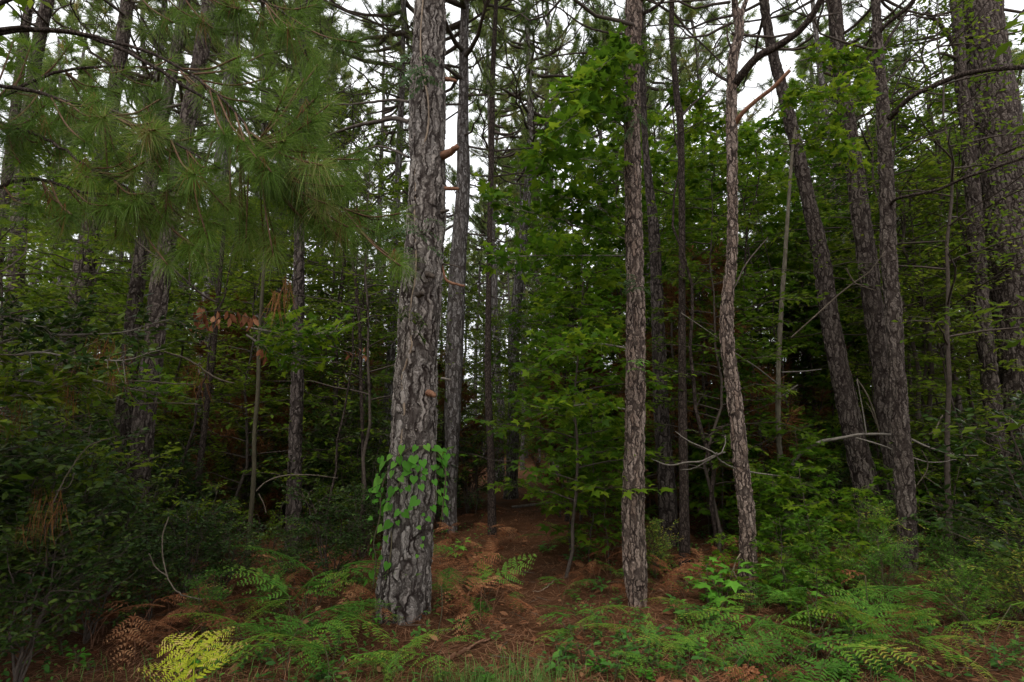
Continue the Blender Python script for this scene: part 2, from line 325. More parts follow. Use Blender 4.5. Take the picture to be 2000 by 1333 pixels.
# ------------------------------------------------------------------ the ground, litter, grass
def make_ground():
    xs = np.concatenate([np.linspace(-400, -14, 14), np.arange(-13, 13.01, .13), np.linspace(14, 400, 14)])
    ys = np.concatenate([np.linspace(-60, 0, 8), np.arange(1, 22, .13), np.linspace(22.5, 60, 40), np.linspace(70, 600, 12)])
    X, Y = np.meshgrid(xs, ys); Z = hgt(X, Y)
    v = np.stack([X, Y, Z], -1).reshape(-1, 3); nx = len(xs)
    i = (np.arange(len(ys) - 1)[:, None] * nx + np.arange(nx - 1)[None]).ravel()
    t = np.concatenate([np.stack([i, i + 1, i + 1 + nx], 1), np.stack([i, i + 1 + nx, i + nx], 1)])
    mb = MB(); mb.add(v, t); o = link('ground', mb.mesh('ground', M['ground'])); o['kind'] = 'structure'
make_ground()
rs = np.random.RandomState(5)
def wedge(n, y0, y1, power=1.0, margin=1.06, r=rs):
    y = y0 + (y1 - y0) * r.rand(n) ** power
    x = (r.rand(n) * 2 - 1) * (y * .95 * margin + .6)
    return x, y
def stuff(name, mb, m): o = link(name, mb.mesh(name, m)); o['kind'] = 'stuff'; return o
def make_litter():
    mb = MB(); n = 90000
    x, y = wedge(n, 2.2, 13, 1.25); z = hgt(x, y) + rs.rand(n) * .035
    a = rs.rand(n) * 2 * math.pi; el = rs.normal(0, .16, n)
    ax = np.stack([np.cos(a), np.sin(a), el], 1); L_ = rs.uniform(.10, .22, n)
    tv, tt = T([(-.011, 0, 0), (.011, 0, 0), (.05, .5, .02), (.068, .5, .02), (.0, 1, 0)], [(0, 1, 3), (0, 3, 2), (2, 3, 4)])
    scatter(mb, tv, tt, np.stack([x, y, z], 1), ax, np.tile((0., 0., 1.), (n, 1)), L_, c=rs.rand(n))
    stuff('pine_needle_litter', mb, M['litter'])
    mb = MB(); n = 5200
    x, y = wedge(n, 2.4, 24, 1.3); z = hgt(x, y) + .01 + rs.rand(n) * .04
    a = rs.rand(n) * 2 * math.pi
    ax = np.stack([np.cos(a), np.sin(a), rs.normal(0, .3, n)], 1); nr = np.stack([rs.normal(0, .5, n), rs.normal(0, .5, n), np.ones(n)], 1)
    scatter(mb, *LEAF, np.stack([x, y, z], 1), ax, nr, rs.uniform(.04, .10, n), c=rs.rand(n))
    stuff('fallen_leaves', mb, M['deadleaf'])
    mb = MB(); n = 1500
    x, y = wedge(n, 2.2, 14, 1.2); z = hgt(x, y) + .015 + rs.rand(n) * .03; a = rs.rand(n) * 2 * math.pi
    tv, tt = T([(-.014, 0, 0), (.014, 0, 0), (0, 0, .02), (.03, .5, .01), (.055, .5, .01), (.042, .5, .03), (0, 1, 0)], [(0, 1, 4), (0, 4, 3), (1, 2, 5), (1, 5, 4), (2, 0, 3), (2, 3, 5), (3, 4, 6), (4, 5, 6), (5, 3, 6)])
    scatter(mb, tv, tt, np.stack([x, y, z], 1), np.stack([np.cos(a), np.sin(a), rs.normal(0, .12, n)], 1), np.tile((0., 0., 1.), (n, 1)), rs.uniform(.08, .32, n), c=rs.rand(n))
    stuff('fallen_twigs', mb, M['dimwood'])
make_litter()
def make_grass():
    mb = MB()
    for (px, py, spread, n, h) in [(950, 1338, .16, 150, .20), (1060, 1345, .12, 110, .20), (1010, 1300, .10, 40, .2), (890, 1325, .12, 70, .18), (870, 1345, .2, 60, .15), (1110, 1330, .2, 60, .15), (985, 1345, .35, 80, .15), (1480, 1190, .12, 50, .22), (1530, 1170, .15, 40, .2), (1290, 1250, .4, 70, .12), (560, 1345, .4, 80, .15), (1700, 1340, .5, 60, .14), (250, 1340, .4, 60, .16), (700, 1330, .3, 70, .15)]:
        Y = Gy(py); c = P(px, py, Y)
        x = c[0] + rs.normal(0, spread, n); y = Y + rs.normal(0, spread * .45, n); keep = y > 1.9; x, y = x[keep], y[keep]; n = len(x)
        z = hgt(x, y); a = rs.rand(n) * 2 * math.pi
        hh = h * rs.uniform(.3, 1.3, n); le = rs.uniform(.2, 1.3, n)
        d = np.stack([np.cos(a), np.sin(a), 0 * a], 1); b = np.stack([x, y, z], 1); w = np.stack([-np.sin(a), np.cos(a), 0 * a], 1) * .0022
        up = np.array((0, 0, 1.))
        m1 = b + up * hh[:, None] * .55 + d * (hh * le * .25)[:, None]; tp = b + up * (hh * (1 - le * .35))[:, None] + d * (hh * le)[:, None]
        v = np.stack([b - w, b + w, m1 - w * .8, m1 + w * .8, tp], 1)
        t = np.array([(0, 1, 3), (0, 3, 2), (2, 3, 4)])[None] + (np.arange(n) * 5)[:, None, None]
        mb.add(v.reshape(-1, 3), t.reshape(-1, 3), 0, np.repeat(rs.rand(n), 5))
    stuff('grass', mb, M['grass'])
make_grass()
def make_cover():
    mb = MB(); n = 5200
    x, y = wedge(n, 2.2, 20, 1.5)
    dens = np.sin(x * 1.9 + 1) * np.sin(y * 1.3 + x * .6) + .35 * np.sin(x * 5 + y * 3)
    path = np.abs(x - .12 * y * .3 + .02) < (.35 + .03 * y)
    k = (dens > -.25) & ~path; x, y = x[k], y[k]; n = len(x)
    for q in range(4):
        a = rs.rand(n) * 2 * math.pi; h = rs.uniform(.02, .12, n)
        pos = np.stack([x + .03 * np.cos(a), y + .03 * np.sin(a), hgt(x, y) + h], 1)
        ax = np.stack([np.cos(a), np.sin(a), rs.normal(.1, .25, n)], 1); nr = np.stack([rs.normal(0, .3, n), rs.normal(0, .3, n), np.ones(n)], 1)
        scatter(mb, *LEAF, pos, ax, nr, rs.uniform(.03, .075, n), c=rs.rand(n))
    stuff('ground_cover', mb, M['seed'])
make_cover()

# ------------------------------------------------------------------ pine crowns
def tuft_needles(mb, tips, dirs, L_, n, w, r, spread=1.0, m=1, curved=True, back=.18, droop=.25, dead=0.0):
    """needle tufts: n needles round the last stretch of each shoot"""
    k = len(tips); N_ = k * n
    tips = np.repeat(tips, n, 0); d = np.repeat(nrm(dirs), n, 0)
    s = r.rand(N_)
    rnd = nrm(r.normal(size=(N_, 3))); rnd = nrm(rnd - (rnd * d).sum(1)[:, None] * d)
    an = (0.25 + 1.15 * s ** .8) * spread; 
    ax = nrm(d * np.cos(an)[:, None] + rnd * np.sin(an)[:, None])
    base = tips - d * (s * back)[:, None]
    ln = L_ * r.uniform(.62, 1.1, N_) * np.repeat(r.uniform(.75, 1.12, k), n); droop = droop * np.repeat(r.uniform(.4, 1.7, k), n)
    wv = nrm(np.cross(ax, r.normal(size=(N_, 3)))) * w * .5
    tip = base + ax * ln[:, None] - np.array((0, 0, 1.)) * (ln * droop)[:, None]
    tn = np.clip(np.repeat(r.normal(.5, .16, k), n) + r.normal(0, .13, N_), 0, 1)
    if curved:
        mid = base + ax * (ln * .55)[:, None] - np.array((0, 0, 1.)) * (ln * droop * .2)[:, None]
        v = np.stack([base - wv, base + wv, mid - wv * .8, mid + wv * .8, tip], 1)
        t = np.array([(0, 1, 3), (0, 3, 2), (2, 3, 4)])[None] + (np.arange(N_) * 5)[:, None, None]
        mb.add(v.reshape(-1, 3), t.reshape(-1, 3), m, np.repeat(tn, 5))
    else:
        v = np.stack([base - wv, base + wv, tip], 1)
        t = np.array([(0, 1, 2)])[None] + (np.arange(N_) * 3)[:, None, None]
        mb.add(v.reshape(-1, 3), t.reshape(-1, 3), m, np.repeat(tn, 3))
def pine_crown(seed, H, R, nb, nsub, needles, w, L_=.2, low=0, lowR=2.5, tuft_per_sub=2):
    """crown for a trunk rising along +z from 0 to H; `low` bare-ish long lower limbs hang below 0"""
    r = np.random.RandomState(seed); mb = MB(); tips = []; dirs = []
    def limb(z, az, ln, rad, rise, sub, tufts=True, barefrac=.35):
        d = np.array((math.cos(az), math.sin(az), 0)); n = 8; u = np.linspace(0, 1, n)
        wob = r.normal(0, .035 * ln, (n, 3)) * u[:, None]
        p = d[None] * (u * ln)[:, None] + np.array((0, 0, 1.))[None] * (z + rise * ln * u ** 1.6 - .10 * ln * np.sin(u * math.pi))[:, None] + wob
        tube(mb, p, rad * (1 - .85 * u) + .004, 5, 0)
        for _ in range(sub):
            f = r.uniform(barefrac, 1.0); i = min(int(f * (n - 1)), n - 2); b = p[i] + (p[i + 1] - p[i]) * (f * (n - 1) - i)
            fw = nrm(p[i + 1] - p[i]); sd = nrm(np.cross(fw, (0, 0, 1.))) * r.choice((-1, 1))
            dr = nrm(fw * .7 + sd * r.uniform(.3, 1.0) + np.array((0, 0, r.uniform(-.1, .5)))); l2 = ln * r.uniform(.16, .38)
            q = np.stack([b, b + dr * l2 * .5 + (0, 0, -.03 * l2), b + dr * l2 + (0, 0, .10 * l2)])
            tube(mb, q, (rad * .33 + .003, rad * .22 + .003, .004), 4, 0, cap=False)
            if tufts:
                for j in range(tuft_per_sub):
                    g = 1.0 if j == 0 else r.uniform(.45, .9)
                    dd = nrm(dr + r.normal(0, .35, 3) + (0, 0, .15)); tp = q[0] + (q[2] - q[0]) * g + dd * (.0 if j == 0 else .12)
                    tips.append(tp); dirs.append(dd)
        if tufts: tips.append(p[-1]); dirs.append(nrm(p[-1] - p[-2]))
    for b in range(nb):
        f = (b + r.rand()) / nb; z = f * H * .97
        ln = R * (0.45 + 0.75 * math.sin(min(1, f * 1.15 + .12) * math.pi) ** .8) * r.uniform(.65, 1.15) * (1 - .45 * f)
        limb(z, r.rand() * 6.283, ln, .028 * ln / 2 + .012, r.uniform(.15, .55) + .3 * f, nsub)
    for b in range(low):
        limb(-r.uniform(.1, 3.6), r.rand() * 6.283, lowR * r.uniform(.5, 1.1), .022, r.uniform(-.1, .45), max(3, nsub // 2), tufts=r.rand() < .55, barefrac=.55)
    tips = np.array(tips); dirs = np.array(dirs)
    tuft_needles(mb, tips, dirs, L_, needles, w, r, curved=False, spread=.95, droop=.15)
    return mb
CROWN = [pine_crown(11 + i, 7.5, 3.0, 36, 8, 56, .008, low=8, tuft_per_sub=2).mesh('pine_crown', [M['twig'], M['needle']], False) for i in range(4)]
CROWN_FAR = [pine_crown(31 + i, 8.0, 2.7, 36, 9, 38, .020, L_=.28, low=8, lowR=2.0, tuft_per_sub=2).mesh('pine_crown_far', [M['twig'], M['needle']], False) for i in range(5)]

# ------------------------------------------------------------------ trunks traced at their distance
def trunk_mesh(pts, Y, m, top_z, flare=.25, res=.0019, seed=0, knots=()):
    """pts: (px, py, width px) from the base upward, standing at distance Y. Returns mesh, base point, top point"""
    W_ = [P(a, b, Y) for a, b, c in pts]; Rr = [c * depth(w) / FPX / 2 for w, (a, b, c) in zip(W_, pts)]
    base = W_[0].copy(); gz = float(hgt(base[0], base[1])) - .12
    A = []
    if base[2] > gz + .05:
        d = (W_[0] - W_[1]); d = d / max(abs(d[2]), 1e-6); nb = W_[0] + d * (base[2] - gz); A.append((*nb, Rr[0] * (1 + flare * min(1, (base[2] - gz)))))
        base = nb
    A += [(*w, r) for w, r in zip(W_, Rr)]
    vis = W_[-1][2]
    if top_z > vis + .5:
        d = (W_[-1] - W_[-2]); d = d / d[2]; k = min(1.5, top_z - vis)
        q = W_[-1] + np.array((d[0] * .5, 0, 1)) * k; r1 = Rr[-1]
        A.append((*q, r1 * .97))
        q2 = np.array((q[0], q[1], top_z)); A.append((*q2, r1 * .35)); top = q
    else: top = W_[-1]
    A = np.array(A); ds = res * Y
    L1 = vis - A[0][2] + 1.6; n1 = int(max(12, L1 / ds))
    low = spline(A[:-1] if top_z > vis + 2.2 else A, n1)
    low[:, 3] = np.maximum(low[:, 3], .004)
    k = int(np.clip(2 * math.pi * np.mean(low[:, 3]) / ds, 8, 190))
    r = np.random.RandomState(abs(int(seed)))
    mb = MB(); pts3 = low[:, :3] - base; rad = low[:, 3]
    z = pts3[:, 2]; rad = rad * (1 + flare * np.exp(-np.maximum(z, 0) / .16))
    n = len(pts3); tg = nrm(np.gradient(pts3, axis=0)); u = nrm(np.cross(tg, (0, 1., 0))); w = np.cross(tg, u)
    a = np.arange(k) * 2 * math.pi / k
    lump = 1 + .035 * np.sin(3 * a[None] + z[:, None] * 1.7 + seed) + .03 * np.sin(5 * a[None] - z[:, None] * 2.9 + 2) + .02 * np.sin(2 * a[None] + z[:, None] * 7)
    lump = lump + .22 * flare * np.exp(-np.maximum(z, 0) / .2)[:, None] * np.sin(5 * a + seed)[None]
    v = pts3[:, None] + (rad[:, None] * lump)[:, :, None] * (np.cos(a)[None, :, None] * u[:, None] + np.sin(a)[None, :, None] * w[:, None])
    i = np.arange(n - 1)[:, None] * k + np.arange(k)[None]; j = np.arange(n - 1)[:, None] * k + (np.arange(k)[None] + 1) % k
    t = np.concatenate([np.stack([i, j, j + k], -1).reshape(-1, 3), np.stack([i, j + k, i + k], -1).reshape(-1, 3)])
    mb.add(v.reshape(-1, 3), t)
    if top_z > vis + 2.2:
        q0 = low[-1]; tube(mb, np.array([q0[:3] - base - (0, 0, .02), np.array((top[0], top[1], (q0[2] + top_z) / 2)) - base, np.array((top[0], top[1], top_z)) - base]), (q0[3] * .98, q0[3] * .7, q0[3] * .2), 10)
    return mb.mesh('trunk', m), base, top
def branch_px(name, parent, base, pts, Y0, Y1, m, k=6, label=None, n=26, rough=.0, seed=1):
    """a limb traced as (px,py,width px) going from distance Y0 to Y1"""
    f = np.linspace(0, 1, len(pts)); A = []
    for (a, b, c), g in zip(pts, f):
        w = P(a, b, Y0 + (Y1 - Y0) * g); A.append((*w, c * depth(w) / FPX / 2))
    A = spline(A, n); A[:, 3] = np.maximum(A[:, 3], .002); r = np.random.RandomState(abs(int(seed)))
    if rough: A[:, :3] += r.normal(0, rough, (n, 3)) * np.linspace(0, 1, n)[:, None]
    mb = MB(); tube(mb, A[:, :3] - base, A[:, 3], k)
    o = link(name, mb.mesh(name, m), parent)
    if label: o['label'] = label
    return o, A
def stub(parent, base, x, y, w, dx, dy, Y, m, dY=-.05, label=None):
    return branch_px('branch_stub', parent, base, [(x, y, w), (x + dx * .5, y + dy * .35, w * .85), (x + dx, y + dy, w * .6)], Y, Y + dY, m, 8, label, 14, .003, int(x))

LAND = []
def pine(label, pts, Y=None, m='bark_near', top=13.0, crown=None, cs=1.0, flare=.22, res=.0019, group=None, name='pine_tree', cat='pine tree', rot=None, cz=None):
    if Y is None: Y = Gy(pts[0][1])
    me, base, topp = trunk_mesh(pts, Y, M[m], top, flare, res, seed=int(pts[0][0]))
    t = thing(name, label, cat, tuple(base), group=group)
    link('trunk', me, t)
    if crown is not None:
        c = link('crown', CROWN[crown % len(CROWN)], t)
        zc = cz if cz is not None else max(topp[2] + .6, top - 7.2 * cs)
        c.location = (topp[0] - base[0], topp[1] - base[1], zc - base[2]); c.scale = (cs,) * 3
        c.rotation_euler = (0, 0, rot if rot is not None else pts[0][0] * .37)
    return t, base, Y

# --- the big pine
main, mb0, YM = pine('large grey-barked pine with heart-leaved vine round its lower trunk, nearest of all',
    [(783, 1222, 84), (788, 1150, 98), (794, 1090, 98), (801, 1000, 93), (805, 900, 90), (809, 833, 87), (818, 666, 80), (824, 570, 79), (827, 500, 77), (832, 400, 72), (834, 333, 70), (836, 166, 66), (839, 80, 63), (842, -10, 60)],
    m='bark_main', top=16.5, crown=0, flare=.3, res=.0015)
stub(main, mb0, 862, 306, 17, 32, -20, YM - .05, M['redwood'], -.15, 'thick broken reddish stub')
stub(main, mb0, 866, 369, 9, 30, 1, YM - .02, M['redwood'], -.05)
stub(main, mb0, 862, 415, 8, 14, -4, YM - .1, M['twig'], -.05)
branch_px('branch_stub', main, mb0, [(864, 520, 3), (870, 545, 5), (880, 553, 6), (908, 560, 4)], YM, YM - .12, M['redwood'], 7, None, 16, .002)
branch_px('branch_stub', main, mb0, [(864, 517, 3), (880, 518, 3), (900, 524, 2)], YM, YM - .1, M['twig'], 6, None, 12, .002)
stub(main, mb0, 862, 740, 5, 17, 2, YM, M['deadwood'], -.04)
stub(main, mb0, 832, 536, 14, 14, 5, YM - .16, M['twig'], -.1, 'dark knot'); stub(main, mb0, 812, 578, 15, 14, -4, YM - .16, M['twig'], -.08, 'dark knot')
stub(main, mb0, 836, 768, 14, 13, 6, YM - .16, M['redwood'], -.07, 'resin-stained knot')
stub(main, mb0, 870, 155, 9, 20, 4, YM, M['redwood'], -.1)
branch_px('branch', main, mb0, [(800, 240, 9), (770, 232, 9), (740, 238, 8), (700, 246, 7), (650, 262, 4), (610, 285, 2)], YM, YM + 1.0, M['twig'], 7, 'curved bare limb', 30, .004)
branch_px('branch', main, mb0, [(799, 200, 6), (770, 196, 5), (730, 200, 5), (680, 205, 3), (630, 203, 2)], YM, YM + 1.3, M['twig'], 6, None, 30, .005)
branch_px('branch', main, mb0, [(798, 308, 6), (765, 293, 5), (735, 287, 4), (700, 300, 3), (670, 318, 2)], YM, YM + .8, M['twig'], 6, None, 24, .005)
# --- right-of-centre pines
t2, b2, Y2 = pine('straight mid-sized pine with reddish-grey plated bark standing right of the bare path',
    [(1246, 1172, 34), (1243, 1140, 42), (1240, 1100, 46), (1236, 1000, 44), (1240, 833, 39), (1241, 666, 37), (1240, 500, 34), (1236, 333, 32), (1233, 166, 31), (1238, 0, 31)], m='bark_near', top=14, crown=1, flare=.12)
branch_px('branch', t2, b2, [(1250, 30, 8), (1275, 18, 7), (1300, -5, 5), (1310, -40, 4)], Y2, Y2 - .3, M['bark_thin'], 7)
branch_px('branch', t2, b2, [(1222, 60, 4), (1212, 40, 3), (1205, 20, 2)], Y2, Y2 - .1, M['bark_thin'], 6)
stub(t2, b2, 1233, 112, 14, 6, 3, Y2 - .1, M['twig'], -.06, 'dark knot')
t3, b3, Y3 = pine('dark almost black pine trunk just behind and right of the straight plated pine',
    [(1306, 1046, 38), (1303, 980, 36), (1300, 920, 33), (1294, 833, 30), (1286, 666, 26), (1280, 500, 22), (1275, 430, 20), (1262, 300, 13), (1254, 150, 12), (1250, 0, 11)], Y=8.5, m='bark_dark', top=16, crown=2)
t4, b4, Y4 = pine('slender dark brown pine stem with a slight kink near its forked top',
    [(1337, 1098, 22), (1336, 1000, 19), (1334, 833, 17), (1332, 666, 14), (1332, 500, 12.5), (1331, 333, 12.5), (1329, 240, 14), (1322, 190, 12), (1316, 120, 11), (1311, 60, 10), (1312, 0, 10)], m='bark_thin', top=11, crown=3, cs=.6, flare=.1)
branch_px('branch', t4, b4, [(1331, 228, 5), (1352, 205, 4), (1385, 178, 3), (1410, 155, 2)], Y4, Y4 + .3, M['twig'], 6)
branch_px('branch', t4, b4, [(1316, 26, 5), (1345, 62, 4), (1380, 95, 3.5), (1415, 130, 3)], Y4, Y4 + .3, M['twig'], 6)
t5, b5, Y5 = pine('crooked pine with pale scaly bark that bends left at mid height and forks above',
    [(1457, 1158, 38), (1460, 1090, 34), (1458, 1000, 31), (1450, 930, 30), (1441, 833, 29), (1431, 750, 28), (1421, 680, 27), (1419, 630, 26), (1421, 580, 24), (1427, 530, 21), (1430, 490, 20), (1431, 420, 20), (1430, 333, 20), (1429, 240, 22), (1430, 166, 19), (1433, 110, 20), (1443, 70, 18), (1443, 45, 17), (1437, 20, 15), (1434, 0, 13)], m='bark_near', top=12, crown=0, cs=.75, flare=.16)
branch_px('branch', t5, b5, [(1434, 168, 16), (1450, 145, 16), (1480, 112, 15), (1520, 90, 14), (1560, 62, 13), (1590, 25, 12), (1612, -20, 11)], Y5, Y5 - .9, M['bark_thin'], 10, 'thick upswept limb')
branch_px('branch', t5, b5, [(1434, 246, 10), (1450, 222, 9), (1480, 195, 8), (1510, 172, 8), (1543, 138, 7)], Y5, Y5 - .5, M['redwood'], 8, 'broken reddish limb')
branch_px('branch', t5, b5, [(1424, 160, 6), (1405, 150, 6), (1384, 135, 4)], Y5, Y5 + .1, M['bark_thin'], 7)
branch_px('branch', t5, b5, [(1428, 96, 5), (1421, 75, 4), (1420, 52, 2)], Y5, Y5, M['bark_thin'], 6)
branch_px('branch', t5, b5, [(1442, 40, 12), (1455, 10, 10), (1462, -20, 8)], Y5, Y5, M['bark_near'], 8)
branch_px('branch', t5, b5, [(1436, 560, 3), (1455, 520, 3), (1478, 490, 2.5), (1500, 465, 2)], Y5, Y5 + .4, M['twig'], 5)
# --- sapling with dead pale limb
t6, b6, Y6 = pine('thin pale smooth-barked sapling between the crooked pine and the leaning pine', [(1533, 1085, 14), (1538, 1020, 13), (1530, 940, 12), (1522, 870, 10), (1520, 800, 10), (1521, 700, 9), (1526, 600, 9), (1532, 520, 8), (1538, 430, 7), (1545, 330, 6), (1552, 250, 5)], m='pale', top=4, name='sapling', cat='sapling', flare=.1)
branch_px('branch', t6, b6, [(1542, 920, 8), (1560, 890, 7.5), (1600, 865, 7), (1635, 858, 6), (1690, 849, 5), (1762, 853, 4.5), (1810, 873, 4), (1860, 888, 3), (1910, 891, 2)], Y6, Y6 - 1.1, M['deadwood'], 6, 'long pale bare limb arching right', 34, .003)
branch_px('branch', t6, b6, [(1672, 856, 3), (1720, 870, 3), (1765, 888, 3), (1805, 902, 2.5), (1835, 904, 2), (1868, 898, 1.5)], Y6 - .6, Y6 - 1.0, M['deadwood'], 5, None, 24, .002)
branch_px('branch', t6, b6, [(1692, 849, 2.5), (1687, 815, 2.5), (1681, 780, 2), (1674, 742, 1.5)], Y6 - .6, Y6 - .7, M['deadwood'], 5, None, 16, .002)
branch_px('branch', t6, b6, [(1527, 728, 3), (1570, 726, 2.5), (1605, 722, 1.5)], Y6, Y6 - .2, M['deadwood'], 5)
branch_px('branch', t6, b6, [(1520, 752, 3), (1480, 720, 2.5), (1435, 690, 2.5), (1400, 660, 2), (1330, 612, 2)], Y6, Y6 - 1.5, M['deadwood'], 5)
branch_px('branch', t6, b6, [(1525, 775, 3.5), (1545, 762, 3.5), (1558, 753, 3)], Y6, Y6 - .1, M['deadwood'], 5)
# --- the fork of pale dead twigs
def dead_limb(label, main_pts, subs, Y0, Y1, m='deadwood'):
    w0 = P(main_pts[0][0], main_pts[0][1], Y0)
    t = thing('dead_branch', label, 'dead branch', tuple(w0))
    main_pts = [(a, b, c * .7) for a, b, c in main_pts]; branch_px('limb', t, w0, main_pts, Y0, Y1, M[m], 6, None, 30, .003)
    for s_ in subs: branch_px('twig', t, w0, s_[0], s_[1], s_[2], M[m], 5, None, 18, .002)
dead_limb('pale bare forked twig reaching left from the crooked pine', [(1560, 935, 4), (1480, 925, 4), (1440, 917, 4), (1415, 906, 4), (1402, 895, 4), (1400, 886, 4)],
          [([(1416, 884, 3.5), (1390, 893, 4), (1370, 902, 4), (1340, 904, 3.5), (1310, 910, 3.5), (1285, 903, 2.5), (1272, 897, 2)], 5.7, 6.5), ([(1412, 884, 3), (1380, 902, 3), (1355, 916, 3), (1330, 919, 2)], 5.7, 6.3), ([(1402, 890, 2.5), (1385, 880, 2.5), (1345, 862, 2), (1318, 843, 1.5)], 5.7, 6.5), ([(1410, 884, 2), (1417, 865, 1.5), (1416, 850, 1)], 5.7, 5.8)], 6.4, 5.7)
dead_limb('long thin bare limb slanting up past the leaning pine to the rough pine', [(1545, 660, 3), (1590, 620, 4), (1640, 575, 4), (1670, 552, 4), (1700, 530, 3), (1728, 492, 2)], [([(1668, 553, 4), (1660, 540, 3), (1653, 525, 3)], 6.6, 6.5), ([(1668, 553, 3), (1690, 562, 2), (1710, 568, 2)], 6.6, 6.6)], 6.9, 6.4, 'dimwood')
# --- right side pines
t7, b7, Y7 = pine('pine leaning strongly left, rising behind the long pale limb', [(1698, 985, 46), (1688, 930, 44), (1664, 833, 39), (1645, 750, 37), (1628, 666, 35), (1613, 570, 33), (1604, 500, 30), (1583, 410, 26), (1566, 333, 25), (1546, 250, 23), (1525, 166, 21), (1504, 80, 19), (1492, 0, 17)], Y=8.0, m='bark_side', top=14, crown=1)
t8, b8, Y8 = pine('left-leaning pine half hidden behind the rough pine on the right', [(1752, 960, 36), (1745, 890, 36), (1736, 833, 36), (1716, 666, 35), (1704, 590, 35), (1692, 500, 34), (1680, 420, 33), (1670, 333, 31), (1657, 250, 29), (1645, 166, 27), (1636, 90, 26), (1629, 0, 25)], Y=7.6, m='bark_side', top=14, crown=2)
t9, b9, Y9 = pine('rough dark pine at right with two long limbs arching toward the edge', [(1772, 1128, 34), (1772, 1060, 32), (1770, 1000, 34), (1765, 900, 33), (1759, 833, 31), (1750, 700, 29), (1744, 600, 29), (1735, 500, 28), (1733, 430, 27), (1731, 333, 26), (1726, 230, 23), (1721, 166, 21), (1714, 90, 18), (1710, 0, 16)], m='bark_side', top=13, crown=3, cs=.8, flare=.12)
branch_px('branch', t9, b9, [(1732, 238, 12), (1750, 218, 11), (1780, 190, 10), (1830, 166, 10), (1880, 146, 10), (1940, 136, 9), (2010, 132, 9)], Y9, Y9 - 1.2, M['bark_thin'], 8, 'long arching limb')
branch_px('branch', t9, b9, [(1735, 404, 7), (1750, 390, 6), (1780, 382, 6), (1830, 372, 6), (1880, 350, 6), (1930, 333, 5), (2010, 305, 5)], Y9, Y9 - 1.4, M['bark_thin'], 7, 'long arching limb')
branch_px('branch', t9, b9, [(1716, 66, 9), (1735, 45, 8), (1765, 22, 8), (1795, -10, 8)], Y9, Y9 - .4, M['bark_thin'], 7)
branch_px('branch', t9, b9, [(1722, 100, 6), (1740, 70, 6), (1760, 40, 5), (1785, 5, 5)], Y9, Y9 + .2, M['bark_thin'], 7)
branch_px('branch', t9, b9, [(1728, 165, 4), (1760, 130, 3.5), (1800, 95, 3), (1840, 60, 3)], Y9, Y9 + .4, M['bark_thin'], 6)
t10, b10, Y10 = pine('slim rough pine close in front of the largest pine at right edge', [(1966, 1090, 36), (1962, 1040, 34), (1957, 1000, 34), (1950, 900, 32), (1943, 833, 30), (1925, 666, 28), (1915, 580, 27), (1908, 500, 26), (1902, 400, 25), (1896, 333, 25), (1888, 240, 23), (1878, 166, 21), (1872, 80, 20), (1866, 0, 19)], m='bark_side', top=13, crown=0, cs=.8, flare=.12)
branch_px('branch', t10, b10, [(1872, 115, 8), (1858, 80, 8), (1835, 48, 8), (1808, 25, 7)], Y10, Y10 - .2, M['bark_thin'], 7)
branch_px('branch', t10, b10, [(1925, 322, 5), (1950, 305, 5), (1980, 292, 5), (2010, 280, 4)], Y10, Y10 - .6, M['bark_thin'], 6)
branch_px('branch', t10, b10, [(1922, 410, 4), (1950, 393, 4), (1980, 378, 4), (2010, 365, 3)], Y10, Y10 - .6, M['twig'], 6)
branch_px('branch', t10, b10, [(1890, 100, 5), (1930, 70, 5), (1970, 50, 4), (2010, 10, 4)], Y10, Y10 - .6, M['twig'], 6)
branch_px('branch', t10, b10, [(1870, 115, 6), (1850, 108, 5), (1832, 104, 4)], Y10, Y10 - .1, M['twig'], 6)
t11, b11, Y11 = pine('thickest pine on the right edge with deep black bark furrows', [(2034, 960, 92), (2022, 880, 88), (2010, 800, 84), (1996, 666, 82), (1986, 580, 82), (1975, 500, 82), (1962, 410, 82), (1953, 333, 83), (1940, 230, 84), (1930, 150, 80), (1918, 80, 76), (1908, 0, 72)], Y=7.9, m='bark_side', top=18, crown=1)
t12, b12, Y12 = pine('grey pine trunk seen low between the slim rough pine and the thickest pine', [(2000, 900, 42), (1988, 850, 40), (1978, 790, 38), (1965, 700, 33), (1950, 600, 28), (1936, 510, 24), (1925, 430, 20), (1905, 300, 16), (1885, 150, 14), (1868, 0, 12)], Y=11.5, m='bark_side', top=17, crown=2)
# --- centre background pines
t13, b13, Y13 = pine('pale grey pine close behind the large vine-clad pine on its right', [(880, 965, 26), (882, 880, 28), (884, 800, 32), (888, 666, 34), (893, 560, 33), (897, 480, 31), (902, 400, 28), (905, 333, 26), (904, 250, 22), (906, 166, 19), (906, 90, 18), (908, 0, 16)], Y=9.6, m='bark_far', top=15, crown=2, cz=8.0, cs=.9, res=.003)
t14, b14, Y14 = pine('slender dark stem standing alone at the left edge of the bare path', [(962, 1048, 17), (961, 1000, 17), (959, 900, 15), (956, 833, 14), (953, 740, 13), (953, 666, 12), (955, 560, 11), (956, 500, 11), (957, 400, 10), (960, 300, 11), (962, 166, 10), (965, 90, 9), (969, 0, 8)], m='bark_thin', top=12, crown=3, cs=.6, flare=.1)
t15, b15, Y15 = pine('light grey pine beyond the bare path, rising between path and maple leaves', [(1000, 920, 24), (1002, 833, 23), (1004, 760, 22), (1003, 680, 22), (1008, 600, 21), (1016, 520, 18), (1024, 440, 16), (1032, 350, 15), (1036, 250, 13), (1034, 166, 11), (1031, 90, 10), (1030, 20, 8)], Y=15, m='bark_far', top=18, crown=3, cz=9.0, res=.003)
